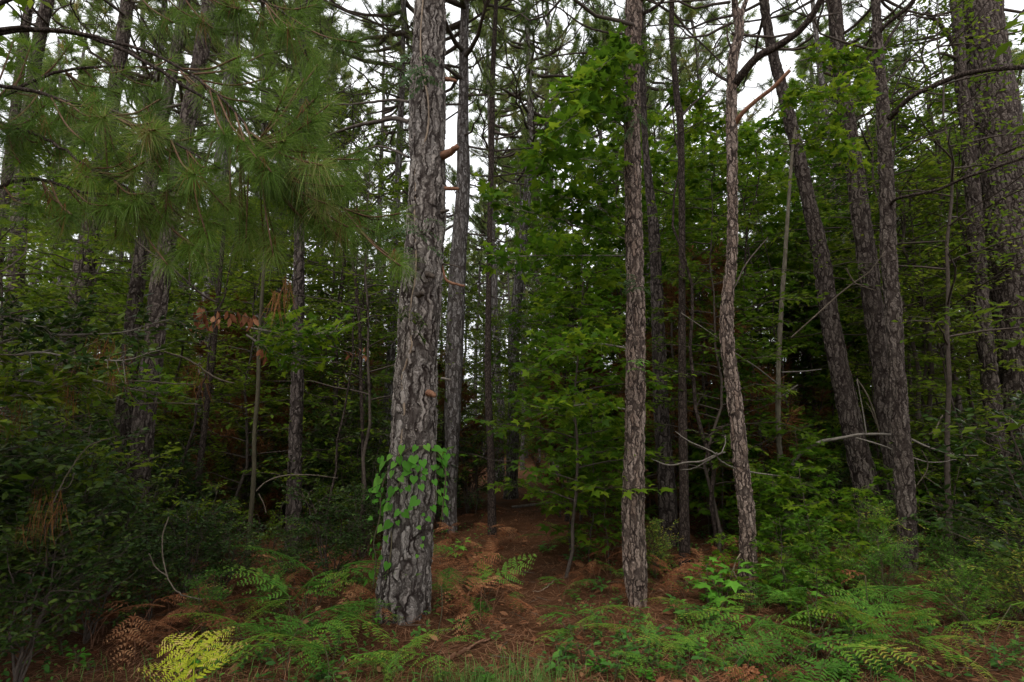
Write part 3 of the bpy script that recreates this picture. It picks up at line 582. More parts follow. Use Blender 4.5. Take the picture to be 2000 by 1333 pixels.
t16, b16, Y16 = pine('pale slim pine immediately left of the large vine-clad pine', [(746, 900, 24), (757, 810, 20), (763, 700, 17), (767, 600, 16), (770, 500, 14), (776, 380, 13), (780, 280, 12), (785, 180, 11), (787, 90, 9), (788, 0, 8)], Y=11, m='bark_far', top=17, crown=1, cz=9.2, res=.003)
t17, b17, Y17 = pine('dark straight pine below the big needle burst, left of centre', [(576, 925, 27), (578, 833, 25), (581, 730, 24), (583, 620, 22), (584, 500, 20), (588, 350, 18), (594, 150, 16), (600, 0, 14)], Y=7.8, m='bark_dark', top=15, crown=2)
t18, b18, Y18 = pine('left one of two merging dark furrowed trunks deep in the left shrubs', [(240, 880, 36), (247, 790, 34), (256, 680, 30), (268, 560, 26), (280, 470, 24), (305, 300, 22), (335, 150, 20), (362, 0, 18)], Y=7.3, m='bark_side', top=15, crown=0)
t19, b19, Y19 = pine('right one of two merging dark furrowed trunks deep in the left shrubs', [(276, 880, 40), (284, 790, 38), (300, 680, 36), (313, 560, 34), (328, 470, 32), (350, 330, 31), (368, 230, 30), (385, 150, 29), (400, 60, 26), (410, 0, 25)], Y=7.0, m='bark_side', top=15, crown=3)
t20, b20, Y20 = pine('wide dim pine trunk behind the glossy shrub at far left', [(128, 800, 44), (140, 680, 42), (158, 570, 38), (176, 450, 32), (200, 300, 28), (232, 130, 24), (250, 0, 22)], Y=9.0, m='bark_side', top=16, crown=1)
t21, b21, Y21 = pine('pine trunk showing against the sky at the top left corner, right of its twin', [(20, 700, 30), (40, 400, 26), (62, 170, 22), (78, 70, 21), (97, -10, 19)], Y=9.5, m='bark_side', top=16, crown=2)
t22, b22, Y22 = pine('thinner pine trunk at the very top left corner beside a thicker one', [(-30, 700, 24), (20, 300, 18), (45, 90, 16), (60, -10, 14)], Y=11, m='bark_side', top=17, crown=0)
t23, b23, Y23 = pine('slim dark trunk standing behind the shrubs right of the two merging trunks', [(380, 1020, 13), (388, 930, 12), (398, 850, 11), (408, 760, 10), (418, 680, 9), (428, 560, 8), (440, 420, 7), (455, 200, 6)], Y=8.0, m='bark_thin', top=8, name='sapling', cat='sapling')
t24, b24, Y24 = pine('olive-brown smooth sapling with a slight curve, left of the dark straight pine', [(488, 1030, 9), (496, 930, 8.5), (497, 850, 8), (504, 760, 8), (506, 660, 7), (513, 560, 6), (520, 420, 5)], Y=6.9, m='dullolive', top=4.5, name='sapling', cat='sapling')
t25, b25, Y25 = pine('thin reddish-brown sapling between the dark straight pine and the large pine', [(710, 960, 7), (708, 850, 7), (705, 740, 7), (703, 660, 6), (698, 580, 6), (688, 510, 5)], Y=7.8, m='bark_thin', top=4, name='sapling', cat='sapling')
t26, b26, Y26 = pine('thin dark leaning stem among the leaves left of centre', [(654, 960, 10), (655, 830, 10), (657, 680, 9), (662, 600, 9), (670, 540, 8), (674, 480, 7), (680, 380, 6)], Y=9.4, m='bark_thin', top=6, name='sapling', cat='sapling')

LANDMARKS = [('the large vine-clad pine', 800, 5.1), ('the straight plated pine', 1241, 5.9), ('the crooked pine', 1445, 6.1), ('the merging left trunks', 270, 8.4),
             ('the leaning pine', 1660, 10), ('the rough right pine', 1765, 6.6), ('the slim right-edge pine', 1950, 7), ('the bare path', 1035, 7),
             ('the dark left-centre pine', 580, 9.5), ('the far left edge', 40, 7), ('the olive sapling', 500, 6.6)]
ORD = ['nearest', 'second nearest', 'third nearest', 'fourth nearest', 'fifth nearest', 'sixth nearest', 'seventh nearest', 'eighth nearest', 'ninth nearest', 'tenth nearest', 'eleventh nearest', 'twelfth nearest']
LAB = []
def autolabel(o, look, pl): LAB.append((o, look, pl))
def finish_labels():
    buckets = {}
    for o, look, pl in LAB:
        px, py = proj(np.array(o.location)); Y = o.location[1]
        nm, lx, ly = min(LANDMARKS, key=lambda q: abs(q[1] - px))
        if abs(px - lx) < 35: rel = ('in front of ' if Y < ly else 'behind ') + nm
        else: rel = ('left of ' if px < lx else 'right of ') + nm
        if Y > 14: rel += ', far back'
        elif Y > 8.5: rel += ', in mid distance'
        buckets.setdefault((look, pl, rel), []).append((Y, o))
    for (look, pl, rel), v in buckets.items():
        v.sort(key=lambda q: q[0])
        for i, (_, o) in enumerate(v):
            if len(v) == 1: o['label'] = f'{look} {rel}'
            elif i < len(ORD): o['label'] = f'{look} {rel}, the {ORD[i]}'
            else: o['label'] = f'{look} {rel}, one of the deepest'
            o['group'] = pl
# ------------------------------------------------------------------ vine on the big pine
def make_vine():
    t = thing('climbing_vine', 'bright green heart-leaved vine draped round the foot of the large pine', 'vine', (mb0[0], mb0[1], 0)); o = np.array(t.location)
    r = np.random.RandomState(3); mb = MB()
    def axis(py):
        ys = np.array([1222, 1150, 1090, 1000, 900, 833, 666]); xs = np.array([783, 788, 794, 801, 805, 809, 818]); ws = np.array([100, 98, 98, 93, 90, 87, 78])
        return np.interp(py, ys[::-1], xs[::-1]), np.interp(py, ys[::-1], ws[::-1]) / 2
    L = [(785, 885, 30), (812, 882, 30), (833, 880, 34), (850, 888, 30), (866, 885, 26), (872, 900, 22), (762, 900, 28), (780, 905, 30), (808, 905, 32), (825, 912, 34), (795, 917, 30), (858, 905, 26),
         (770, 915, 24), (748, 918, 28), (750, 935, 28), (766, 932, 26), (790, 932, 32), (782, 942, 28), (846, 918, 22), (866, 915, 28), (874, 930, 20), (858, 930, 22), (848, 948, 26), (868, 950, 20), (808, 943, 20), (825, 940, 16),
         (740, 950, 28), (738, 972, 24), (747, 962, 22), (766, 970, 40), (822, 958, 24), (856, 968, 26), (866, 965, 20), (730, 966, 18), (722, 962, 14), (736, 985, 24), (750, 988, 34), (762, 996, 22), (812, 990, 34), (802, 998, 24), (858, 992, 30), (868, 1005, 26), (845, 1000, 18),
         (722, 1018, 24), (745, 1008, 24), (760, 1035, 36), (778, 1010, 24), (790, 1012, 22), (745, 1040, 28), (740, 1070, 26), (726, 1062, 16), (730, 1092, 18), (725, 1078, 14), (745, 1095, 16), (722, 1085, 12), (828, 1010, 16), (835, 1020, 14), (820, 1037, 12), (826, 1055, 10), (824, 1070, 14), (815, 1090, 12), (757, 1112, 22), (726, 1132, 24), (716, 1145, 20), (760, 980, 18), (776, 960, 20), (832, 930, 24), (796, 960, 18), (740, 905, 18), (755, 1058, 18), (733, 1110, 12), (870, 978, 18), (862, 1016, 16)]
    L2 = [(x + r.normal(0, 9), y + r.normal(0, 9), w * .8) for x, y, w in L if 880 < y < 1015 and r.rand() < .45]
    pos = []; ax = []; nr = []; sc = []
    for x, y, w in L + L2:
        cx, hw = axis(y); dx = (x - cx) / hw; Rm = hw * 5.15 / FPX
        off = Rm * math.sqrt(max(0, 1 - min(1, abs(dx)) ** 2)) + r.uniform(.04, .09) if abs(dx) < 1 else r.uniform(-.10, .06)
        p = P(x, y, YM - off); s = w * .74 * r.uniform(.6, 1.2) * depth(p) / FPX
        a = r.normal(0, .55); d = np.array((math.sin(a) * 1.0 + .25 * dx, -.25, -math.cos(a) * .9)); n = np.array((dx * .8 + r.normal(0, .35), -1.0, .75 + r.normal(0, .35)))
        pos.append(p - o + np.array((0, 0, s * .5))); ax.append(d); nr.append(n); sc.append(s)
    pos = np.array(pos); scatter(mb, *HEART, pos, np.array(ax), np.array(nr), np.array(sc), c=r.rand(len(pos)))
    link('foliage', mb.mesh('foliage', M['ivy']), t)
    for i, pts in enumerate([[(728, 1150), (735, 1100), (730, 1060), (742, 1010), (745, 960), (760, 915), (785, 885), (820, 872), (855, 885), (870, 920), (866, 980), (862, 1016)], [(757, 1120), (765, 1060), (760, 1000), (778, 950), (800, 915), (830, 930), (850, 960), (845, 1000)]]):
        A = []
        for x, y in pts:
            cx, hw = axis(y); dx = (x - cx) / hw; Rm = hw * 5.15 / FPX
            off = Rm * math.sqrt(max(0, 1 - min(1, abs(dx)) ** 2)) + .025
            A.append(P(x, y, YM - off) - o)
        mb = MB(); tube(mb, spline(A, 50), .006, 5); link('stem', mb.mesh('stem', M['olive']), t)
    # bare woody climber
    t = thing('woody_vine', 'pale bare woody vine stem running up the bark of the large pine', 'vine', (mb0[0], mb0[1] - .2, 0)); o = np.array(t.location)
    A = []
    for x, y in [(757, 1215), (762, 1150), (764, 1090), (762, 1020), (768, 960), (780, 890), (785, 850), (787, 820), (790, 800), (786, 760), (786, 735), (796, 705), (804, 680), (803, 655), (800, 625), (803, 600), (806, 575), (811, 550), (813, 500), (811, 440), (810, 400), (812, 370), (812, 330), (820, 300), (832, 270), (837, 235), (836, 195), (828, 150), (822, 110), (822, 60), (826, 0), (828, -60)]:
        cx, hw = np.interp(y, [0, 166, 333, 500, 666, 833, 1000, 1222], [842, 836, 834, 827, 818, 809, 801, 783]), np.interp(y, [0, 333, 666, 1000, 1222], [31, 35, 39, 46, 50])
        dx = (x - cx) / hw; q = P(x, y, YM); Rm = hw * depth(q) / FPX
        A.append(P(x, y, YM - Rm * math.sqrt(max(0, 1 - min(.97, abs(dx)) ** 2)) - .004) - o)
    mb = MB(); n = 240; B = spline(A, n); B += np.random.RandomState(1).normal(0, .0015, B.shape); u = np.linspace(0, 1, n); tube(mb, B, .0125 * (1 - .45 * u) + .0015 * np.sin(u * 90), 8)
    link('stem', mb.mesh('stem', M['vinewood']), t)
make_vine()
def leaf_spray(label, cx, cy, w, h, Y, n, ls, m, tpl=None, seed=0, name='vine_sprig', cat='vine leaves'):
    """a sprig of compound leaves: arching stalks with paired leaflets"""
    r = np.random.RandomState(seed); c = P(cx, cy, Y); t = thing(name, label, cat, tuple(c)); mb = MB(); ms = MB(); k = depth(c) / FPX
    pos = []; ax = []; nr = []
    for i in range(n):
        s = r.choice((-1, 1)); b = np.array((r.normal(0, w * .12), r.uniform(-.03, .03), r.uniform(-.5, .5) * h)) * (k, 1, k)
        e = b + np.array((s * w * r.uniform(.25, .55) * k, r.uniform(-.12, .06), -h * r.uniform(-.1, .28) * k)); q = spline([b, (b + e) / 2 + (0, 0, .1 * h * k), e], 8)
        tube(ms, q, .0016, 4, cap=False)
        for j in range(1, 8):
            fw = nrm(q[j] - q[j - 1]); sd = nrm(np.cross(fw, (0, .3, 1)))
            for sg in (-1, 1): pos.append(q[j]); ax.append(sd * sg + fw * .5 + (0, 0, -.2)); nr.append((r.normal(0, .3), -.6, 1))
    scatter(mb, *(tpl or LEAF), np.array(pos), np.array(ax), np.array(nr), ls * r.uniform(.7, 1.2, len(pos)), c=r.rand(len(pos)))
    link('foliage', mb.mesh('foliage', M[m]), t); link('stalk', ms.mesh('stalk', M['olive']), t); return t
leaf_spray('pale green creeper sprig on the large pine, at the left of its upper trunk', 812, 470, 85, 70, 4.75, 12, .045, 'palevine', seed=2)
leaf_spray('bluish green creeper sprig across the top of the large pine', 828, 145, 95, 70, 4.75, 10, .055, 'palevine', seed=4)
leaf_spray('small pale creeper sprig on the straight plated pine, upper of two', 1242, 562, 62, 34, 5.65, 7, .045, 'palevine', seed=5)
leaf_spray('small yellowish creeper sprig on the straight plated pine, lower of two', 1246, 712, 42, 26, 5.65, 6, .035, 'bright', seed=6)
leaf_spray('dull creeper sprig hugging the straight plated pine high on its trunk', 1240, 245, 40, 80, 5.65, 7, .04, 'palevine', seed=8)
leaf_spray('dark glossy sprig hanging against the large pine near the two knots', 805, 620, 60, 70, 4.7, 8, .04, 'shrub', seed=7)

# ------------------------------------------------------------------ broadleaf trees and shrubs
def broadleaf(seed, H, base, spread, nb, nt, nl, tpl, ls, trunk_r=.03, rise=.25, flat=.35, droop=.1, lean=0.0, stems=1, gap=.0):
    """returns (wood builder, leaf builder)"""
    r = np.random.RandomState(seed); wd = MB(); lf = MB(); pos = []; ax = []; nr = []; br = []
    for s in range(stems):
        a0 = r.rand() * 6.283; n = 14; u = np.linspace(0, 1, n)
        sp_ = (0 if stems == 1 else spread * .42)
        px = np.cumsum(r.normal(0, .02 * H, n)) * .5 + math.cos(a0) * sp_ * u ** 1.2 + lean * u * u; py = np.cumsum(r.normal(0, .02 * H, n)) * .5 + math.sin(a0) * sp_ * u ** 1.2
        hs = H * (1 if stems == 1 else r.uniform(.65, 1.05))
        tr = np.stack([px - px[0], py - py[0], u * hs], 1); tube(wd, tr, trunk_r * (1 - .88 * u) + .002, 7)
        for b in range(nb // stems):
            f = base + (1 - base) * ((b + r.rand()) / (nb // stems)); i = f * (n - 1); i0 = min(int(i), n - 2); p0 = tr[i0] + (tr[i0 + 1] - tr[i0]) * (i - i0)
            az = b * 2.4 + r.normal(0, .5) + s; ln = spread * (1.1 - .62 * (f - base) / (1 - base + 1e-6)) * r.uniform(.5, 1.1)
            d = np.array((math.cos(az), math.sin(az), 0)); m = 7; v = np.linspace(0, 1, m)
            q = p0 + d * (v * ln)[:, None] + np.array((0, 0, 1.)) * (rise * ln * v - droop * ln * v ** 2.2)[:, None] + r.normal(0, .03 * ln, (m, 3)) * v[:, None]
            tube(wd, q, trunk_r * .35 * (1 - .85 * v) * min(1, ln) + .0022, 4, cap=False)
            for k in range(nt):
                g = r.uniform(.22, 1.0); j = g * (m - 1); j0 = min(int(j), m - 2); b0 = q[j0] + (q[j0 + 1] - q[j0]) * (j - j0); fw = nrm(q[j0 + 1] - q[j0])
                sd = nrm(np.cross(fw, (0, 0, 1.))) * (1 if k % 2 else -1); l2 = ln * r.uniform(.16, .34) + .08
                dr = nrm(fw * r.uniform(.4, .9) + sd * r.uniform(.4, 1) + np.array((0, 0, r.normal(.05, flat * .6))))
                e = b0 + dr * l2; tube(wd, np.stack([b0, (b0 + e) / 2 + (0, 0, .02 * l2), e]), (.003, .002, .0012), 3, cap=False)
                lk = np.linspace(.15, 1.0, nl); jj = r.uniform(-.04, .04, nl)
                P0 = b0 + dr * (l2 * (lk + jj))[:, None]; sg = np.where(np.arange(nl) % 2, 1, -1); s2 = nrm(np.cross(dr, (0, 0, 1.)))
                A_ = s2[None] * sg[:, None] * r.uniform(.5, 1.0, nl)[:, None] + dr * r.uniform(.3, .8, nl)[:, None] + np.stack([0 * lk, 0 * lk, r.normal(-.18, .25, nl)], 1)
                pos.append(P0 + A_ * ls * .25); ax.append(A_); nr.append(np.stack([r.normal(0, flat, nl), r.normal(0, flat, nl), np.ones(nl)], 1))
                br.append(np.clip(r.normal(.5, .18) + r.normal(0, .14, nl), 0, 1))
    pos = np.concatenate(pos); scatter(lf, *tpl, pos, np.concatenate(ax), np.concatenate(nr), ls * r.uniform(.6, 1.15, len(pos)), c=np.concatenate(br))
    return wd, lf
def proto(name, cat, wd, lf, wm, lm, stem='trunk', crown='crown'):
    t = thing(name, 'x', cat, (0, 0, 0)); link(stem, wd.mesh(stem, M[wm]), t); link(crown, lf.mesh(crown, M[lm], False), t); return t
# kinds
K = {}
for i in range(3): K['maple', i] = proto('maple_tree', 'tree', *broadleaf(100 + i, 5.2, .20, 1.6, 36, 7, 7, MAPLE, .165, .028), 'twig', 'maple')
for i in range(3): K['small', i] = proto('understory_tree', 'tree', *broadleaf(120 + i, 5.5, .18, 1.5, 46, 9, 10, LEAFS, .108, .026, droop=.15), 'twig', 'broad')
for i in range(2): K['low', i] = proto('maple_sapling', 'sapling', *broadleaf(140 + i, 1.7, .18, .62, 15, 5, 5, MAPLE, .14, .010), 'twig', 'maple')
for i in range(4): K['shrub', i] = proto('evergreen_shrub', 'shrub', *broadleaf(160 + i, 1.5, .12, .75, 42, 7, 8, LEAF, .068, .012, rise=.6, flat=.7, stems=6), 'twig', 'shrub', 'stem', 'foliage')
for i in range(2): K['lance', i] = proto('upright_shrub', 'shrub', *broadleaf(180 + i, 1.1, .10, .42, 44, 5, 11, T([(0, 0, 0), (-.13, .45, .03), (.13, .45, .03), (0, 1, -.08)], [(0, 2, 1), (1, 2, 3)]), .06, .008, rise=1.1, flat=.7, stems=7), 'olive', 'fern', 'stem', 'foliage')
for i in range(4): K['far', i] = proto('understory_tree', 'tree', *broadleaf(200 + i, 7.0, .06, 2.3, 56, 9, 10, LEAFS, .19, .035, flat=.7), 'twig', 'broad')
for i in range(2): K['loose', i] = proto('loose_shrub', 'shrub', *broadleaf(240 + i, 1.7, .15, .8, 22, 6, 7, LEAF, .085, .010, rise=.5, flat=.6, stems=4), 'twig', 'broad', 'stem', 'foliage')
for i in range(2): K['tall', i] = proto('maple_tree', 'tree', *broadleaf(260 + i, 8.2, .42, 2.0, 34, 7, 7, MAPLE, .18, .04, lean=.3), 'twig', 'maple')
K['sparse', 0] = proto('understory_tree', 'tree', *broadleaf(231, 6.5, .35, 1.7, 26, 7, 8, LEAFS, .07, .03, flat=.5), 'twig', 'broad')
K['sparse', 1] = proto('understory_tree', 'tree', *broadleaf(232, 6.5, .35, 1.7, 26, 7, 8, LEAFS, .07, .03, flat=.5), 'twig', 'broad')
LOOK = {'tall': ('tall bare-stemmed star-leaved tree', 'tall star-leaved trees'), 'loose': ('loose broad-leaved shrub', 'loose broad-leaved shrubs'), 'maple': ('star-leaved young tree', 'star-leaved trees in the understory'), 'small': ('small-leaved young tree', 'small-leaved trees in the understory'), 'low': ('low star-leaved sapling', 'low star-leaved saplings'),
        'shrub': ('dark glossy-leaved evergreen shrub', 'dark evergreen shrubs on the forest floor'), 'lance': ('fine-leaved upright shrub', 'fine-leaved upright shrubs'), 'far': ('leafy background tree', 'leafy trees in the background'), 'sparse': ('thin-crowned airy young tree', 'thin-crowned young trees')}
rp = random.Random(9)
def put(kind, i, px, Y, sc, rz=None, tilt=None, dz=0):
    x = P(px, 850, Y)[0]
    o = place(K[kind, i], (x, Y, float(hgt(x, Y)) - .03 + dz), rp.random() * 6.28 if rz is None else rz, sc, tilt or (rp.uniform(-.06, .06), rp.uniform(-.06, .06)))
    autolabel(o, *LOOK[kind]); return o
# star-leaved trees in the middle and right
for i, (px, Y, s) in enumerate([(1100, 6.9, .8), (1130, 10.4, 1.05), (1090, 11, .85), (1290, 12.8, .8), (1400, 13.2, .8), (1490, 9.2, .62), (1545, 12.2, .9), (1625, 11.8, 1.0), (1700, 12, 1.1), (1400, 9.2, .65), (1600, 12, 1.2)]):
    put('maple', i % 3, px, Y, s)
for i, (px, Y, s) in enumerate([(1390, 7.6, .95), (1695, 11.2, 1.0), (1810, 8.6, 1.05), (1850, 11, 1.2), (1880, 7.8, .8), (730, 12.0, .9), (650, 9.8, .8), (550, 10.4, .95), (455, 8.6, .95), (375, 9.6, .9), (220, 9.8, 1.0), (100, 7.2, .95), (40, 6.4, .9), (320, 10.5, 1.2), (890, 13, .9), (680, 12, 1.0), (1760, 13, 1.2), (500, 12, 1.2), (180, 11, 1.2), (930, 17, 1.0), (700, 9.5, 1.1), (610, 10.5, 1.2), (930, 12, .8), (1080, 18, 1.1), (850, 15, 1.2), (1120, 13, 1.1), (1260, 13, 1.2), (1940, 9.5, 1.1), (1500, 14, 1.2), (60, 9, 1.2)]):
    put('small', i % 3, px, Y, s)
for i, (px, Y, s) in enumerate([(1820, 7.2, 1.15), (1850, 8.4, 1.3), (1790, 8.2, 1.25), (1830, 10.5, 1.6), (1880, 9.6, 1.5), (1760, 12, 1.7), (640, 9.9, 1.25), (720, 12, 1.5), (1900, 9, 1.15), (1780, 10, 1.15), (700, 7.5, .85), (1960, 10, 1.1)]): put('sparse', i % 2, px, Y, s)
for i, (px, Y, s) in enumerate([(1145, 7.4, 1.1), (1185, 7.0, .7), (1110, 8.2, 1.1), (1160, 9.5, 1.2), (1500, 6.4, .7), (1570, 6.2, .75), (1625, 6.8, .55), (1560, 7.4, .8), (1470, 7.6, .7), (1660, 6.2, .6), (1230, 9, 1.1), (1725, 7.2, .7), (1840, 7.8, .8), (1400, 8.8, 1.1), (1890, 7.6, .9), (1510, 5.4, .5), (1400, 5.9, .38), (1560, 4.9, .42), (1375, 9.2, .8), (1545, 7.9, 1.0)]):
    put('low', i % 2, px, Y, s)
for i, (px, Y, s) in enumerate([(1200, 11.5, 1.05), (1310, 10, .85), (1390, 12, 1.05), (1480, 10.5, .9), (1570, 12.5, 1.1), (1120, 13.5, 1.1), (1680, 13, 1.05), (1270, 13.5, 1.15), (1760, 11, 1.0), (1440, 15, 1.3), (1850, 12, 1.1)]): put('tall', i % 2, px, Y, s)
# dark evergreen shrubs: left bank and right bank
for i, (px, Y, s) in enumerate([(10, 4.4, 1.05), (95, 3.9, .6), (130, 5.0, .95), (215, 4.6, .62), (255, 5.6, .65), (330, 4.9, .5), (385, 5.4, .66), (455, 5.8, .5), (660, 6.0, .6), (595, 6.3, .42), (715, 7.4, .6), (425, 7.6, .6), (150, 6.4, 1.1), (50, 5.6, 1.2), (330, 7.8, .8), (350, 7.8, .7), (640, 9.0, 1.35), (715, 9.2, 1.45), (560, 9.8, 1.15), (300, 9.4, 1.2), (725, 8.6, .9), (860, 9.8, .9), (915, 12, 1.0), (880, 14, 1.1), (690, 12, 1.1), (780, 11.5, 1.0), (460, 10, 1.0), (350, 9.6, 1.0), (-60, 4.6, 1.3), (100, 8.2, 1.2), (205, 8.6, .9), (560, 10.5, .9),
                                (1870, 6.0, .4), (2020, 6.0, .6), (1850, 8.0, .85), (1905, 8.4, .95), (1700, 8.2, .7), (1630, 8.6, .7), (2060, 5.0, 1.1), (1770, 9.0, 1.0), (1960, 9, 1.1), (1440, 10.4, .8), (1380, 11.4, .9), (1520, 11.5, .9), (1600, 10, .9), (1680, 12, 1.1)]):
    put('shrub', i % 4, px, Y, s * rp.uniform(.85, 1.2))
for i, (px, Y, s) in enumerate([(60, 4.6, .8), (170, 5.4, .9), (300, 6.2, .8), (400, 6.4, .55), (545, 7.2, .5), (215, 6.6, .7), (620, 8.2, .6), (130, 7.2, .9), (690, 8.4, .7), (480, 9.4, .7), (1820, 7.4, .8), (1890, 7.6, .9), (2010, 7.4, .9), (1590, 9.2, .9), (1480, 9.4, .8), (20, 6.6, 1.0), (380, 8.8, 1.0)]):
    put('loose', i % 2, px, Y, s * rp.uniform(.85, 1.2))
for i, (px, Y, s) in enumerate([(1690, 6.6, .7), (1640, 5.9, .5), (1725, 6.9, .7), (1830, 6.0, .6), (1880, 5.4, .45), (1925, 5.6, .4), (1580, 6.0, .7), (1705, 5.5, .6), (1270, 6.8, .6), (1960, 4.9, .8), (1840, 4.9, .55), (1500, 5.6, .5), (560, 5.3, .4), (430, 4.7, .45)]):
    put('lance', i % 2, px, Y, s)
# glossy overhanging branch at the left, above the shrubs (photo y 600-760)
def hanging_bough(label, root_px, pts_list, Y, ls, m, seed, n=9, tpl=None, name='leafy_bough', cat='bough'):
    r = np.random.RandomState(seed); o = P(root_px[0], root_px[1], Y); t = thing(name, label, cat, tuple(o)); wd = MB(); lf = MB(); pos = []; ax = []; nr = []
    for pts, y0, y1 in pts_list:
        f = np.linspace(0, 1, len(pts)); A = spline([P(a, b, y0 + (y1 - y0) * g) for (a, b), g in zip(pts, f)], 22) - o; u = np.linspace(0, 1, 22)
        tube(wd, A, .008 * (1 - .8 * u) + .0015, 6)
        for i in range(2, 22):
            for q in range(2):
                fw = nrm(A[i] - A[i - 1]); sd = nrm(np.cross(fw, (0, 0, 1.))) * r.choice((-1, 1)); dr = nrm(fw * .6 + sd * r.uniform(.4, 1.) + (0, 0, r.normal(.1, .5))); l2 = r.uniform(.12, .34)
                e = A[i] + dr * l2; tube(wd, np.stack([A[i], (A[i] + e) / 2, e]), (.0025, .0018, .001), 3, cap=False)
                for g in np.linspace(.2, 1, n): pos.append(A[i] + dr * l2 * g); ax.append(nrm(np.cross(dr, (0, 0, 1.))) * r.choice((-1, 1)) * .8 + dr * .6 + r.normal(0, .3, 3)); nr.append((r.normal(0, .6), r.normal(0, .6), 1))
    pos = np.array(pos); scatter(lf, *(tpl or LEAF), pos, np.array(ax), np.array(nr), ls * r.uniform(.7, 1.15, len(pos)), c=r.rand(len(pos)))
    link('branch', wd.mesh('branch', M['deadwood']), t); link('foliage', lf.mesh('foliage', M[m], False), t); return t
hanging_bough('glossy oval-leaved bough reaching in from the far left edge at mid height', (-60, 690), [([(-60, 690), (40, 660), (140, 655), (240, 650), (330, 625), (370, 640)], 3.4, 3.6), ([(-60, 720), (60, 690), (150, 700), (240, 705), (290, 690)], 3.3, 3.3), ([(-60, 640), (20, 625), (90, 640), (150, 620)], 3.2, 3.5)], 3.4, .058, 'shrub', 21)
hanging_bough('flat dull-leaved spray under the glossy left-edge bough', (-60, 780), [([(-60, 770), (30, 745), (100, 750), (180, 748)], 3.3, 3.4), ([(-60, 800), (20, 775), (80, 772)], 3.2, 3.3)], 3.3, .06, 'broad', 22, tpl=LEAF)
hanging_bough('star-leaved spray hanging in front of the merging left trunks', (160, 760), [([(170, 740), (230, 755), (280, 765), (340, 770)], 4.2, 4.4)], 4.2, .07, 'maple', 23, 5, MAPLE)
hanging_bough('star-leaved spray beside the dark left-centre pine at mid height', (470, 640), [([(480, 640), (540, 650), (600, 655), (660, 648)], 4.6, 4.9), ([(480, 655), (540, 690), (600, 700)], 4.6, 4.9)], 4.6, .09, 'maple', 24, 5, MAPLE)
hanging_bough('large star-leaved bough high left of the straight plated pine', (1235, 260), [([(1235, 230), (1190, 185), (1150, 165), (1120, 180)], 6.2, 4.6), ([(1235, 260), (1180, 225), (1130, 225), (1095, 250)], 6.2, 4.6), ([(1235, 350), (1180, 320), (1110, 310), (1050, 320)], 6.3, 4.8), ([(1235, 130), (1205, 110), (1175, 130)], 6.2, 4.8)], 6.2, .14, 'maple', 25, 5, MAPLE)
hanging_bough('broad flat tiers of star-shaped leaves left of the straight plated pine', (1225, 470), [([(1225, 470), (1150, 440), (1070, 425), (1000, 405), (960, 390)], 6.3, 5.4), ([(1215, 500), (1130, 500), (1050, 500), (970, 505)], 6.3, 5.2), ([(1220, 440), (1160, 400), (1100, 385)], 6.3, 5.6)], 6.3, .13, 'maple', 26, 5, MAPLE)
hanging_bough('star-leaved spray low left of the straight plated pine', (1220, 690), [([(1220, 680), (1170, 672), (1120, 675), (1090, 685)], 5.6, 5.0), ([(1220, 800), (1160, 790), (1110, 795), (1070, 800)], 5.8, 5.2)], 5.6, .11, 'maple', 27, 5, MAPLE)
hanging_bough('lush star-leaved bough between slender pine and crooked pine', (1300, 330), [([(1300, 300), (1340, 260), (1390, 240), (1430, 250)], 8.6, 8.0), ([(1300, 360), (1350, 330), (1400, 320)], 8.6, 8.0), ([(1290, 200), (1330, 190), (1370, 200)], 8.6, 8.2), ([(1290, 420), (1340, 400), (1400, 410)], 8.6, 8.2)], 8.6, .12, 'maple', 28, 5, MAPLE)
hanging_bough('star-leaved bough crossing the leaning pine high up', (1560, 250), [([(1500, 230), (1560, 190), (1620, 180), (1680, 200)], 6.2, 5.8), ([(1540, 300), (1600, 270), (1660, 300)], 6.4, 6.0), ([(1560, 120), (1620, 110), (1680, 140)], 6.4, 6.2)], 6.2, .11, 'maple', 29, 5, MAPLE)

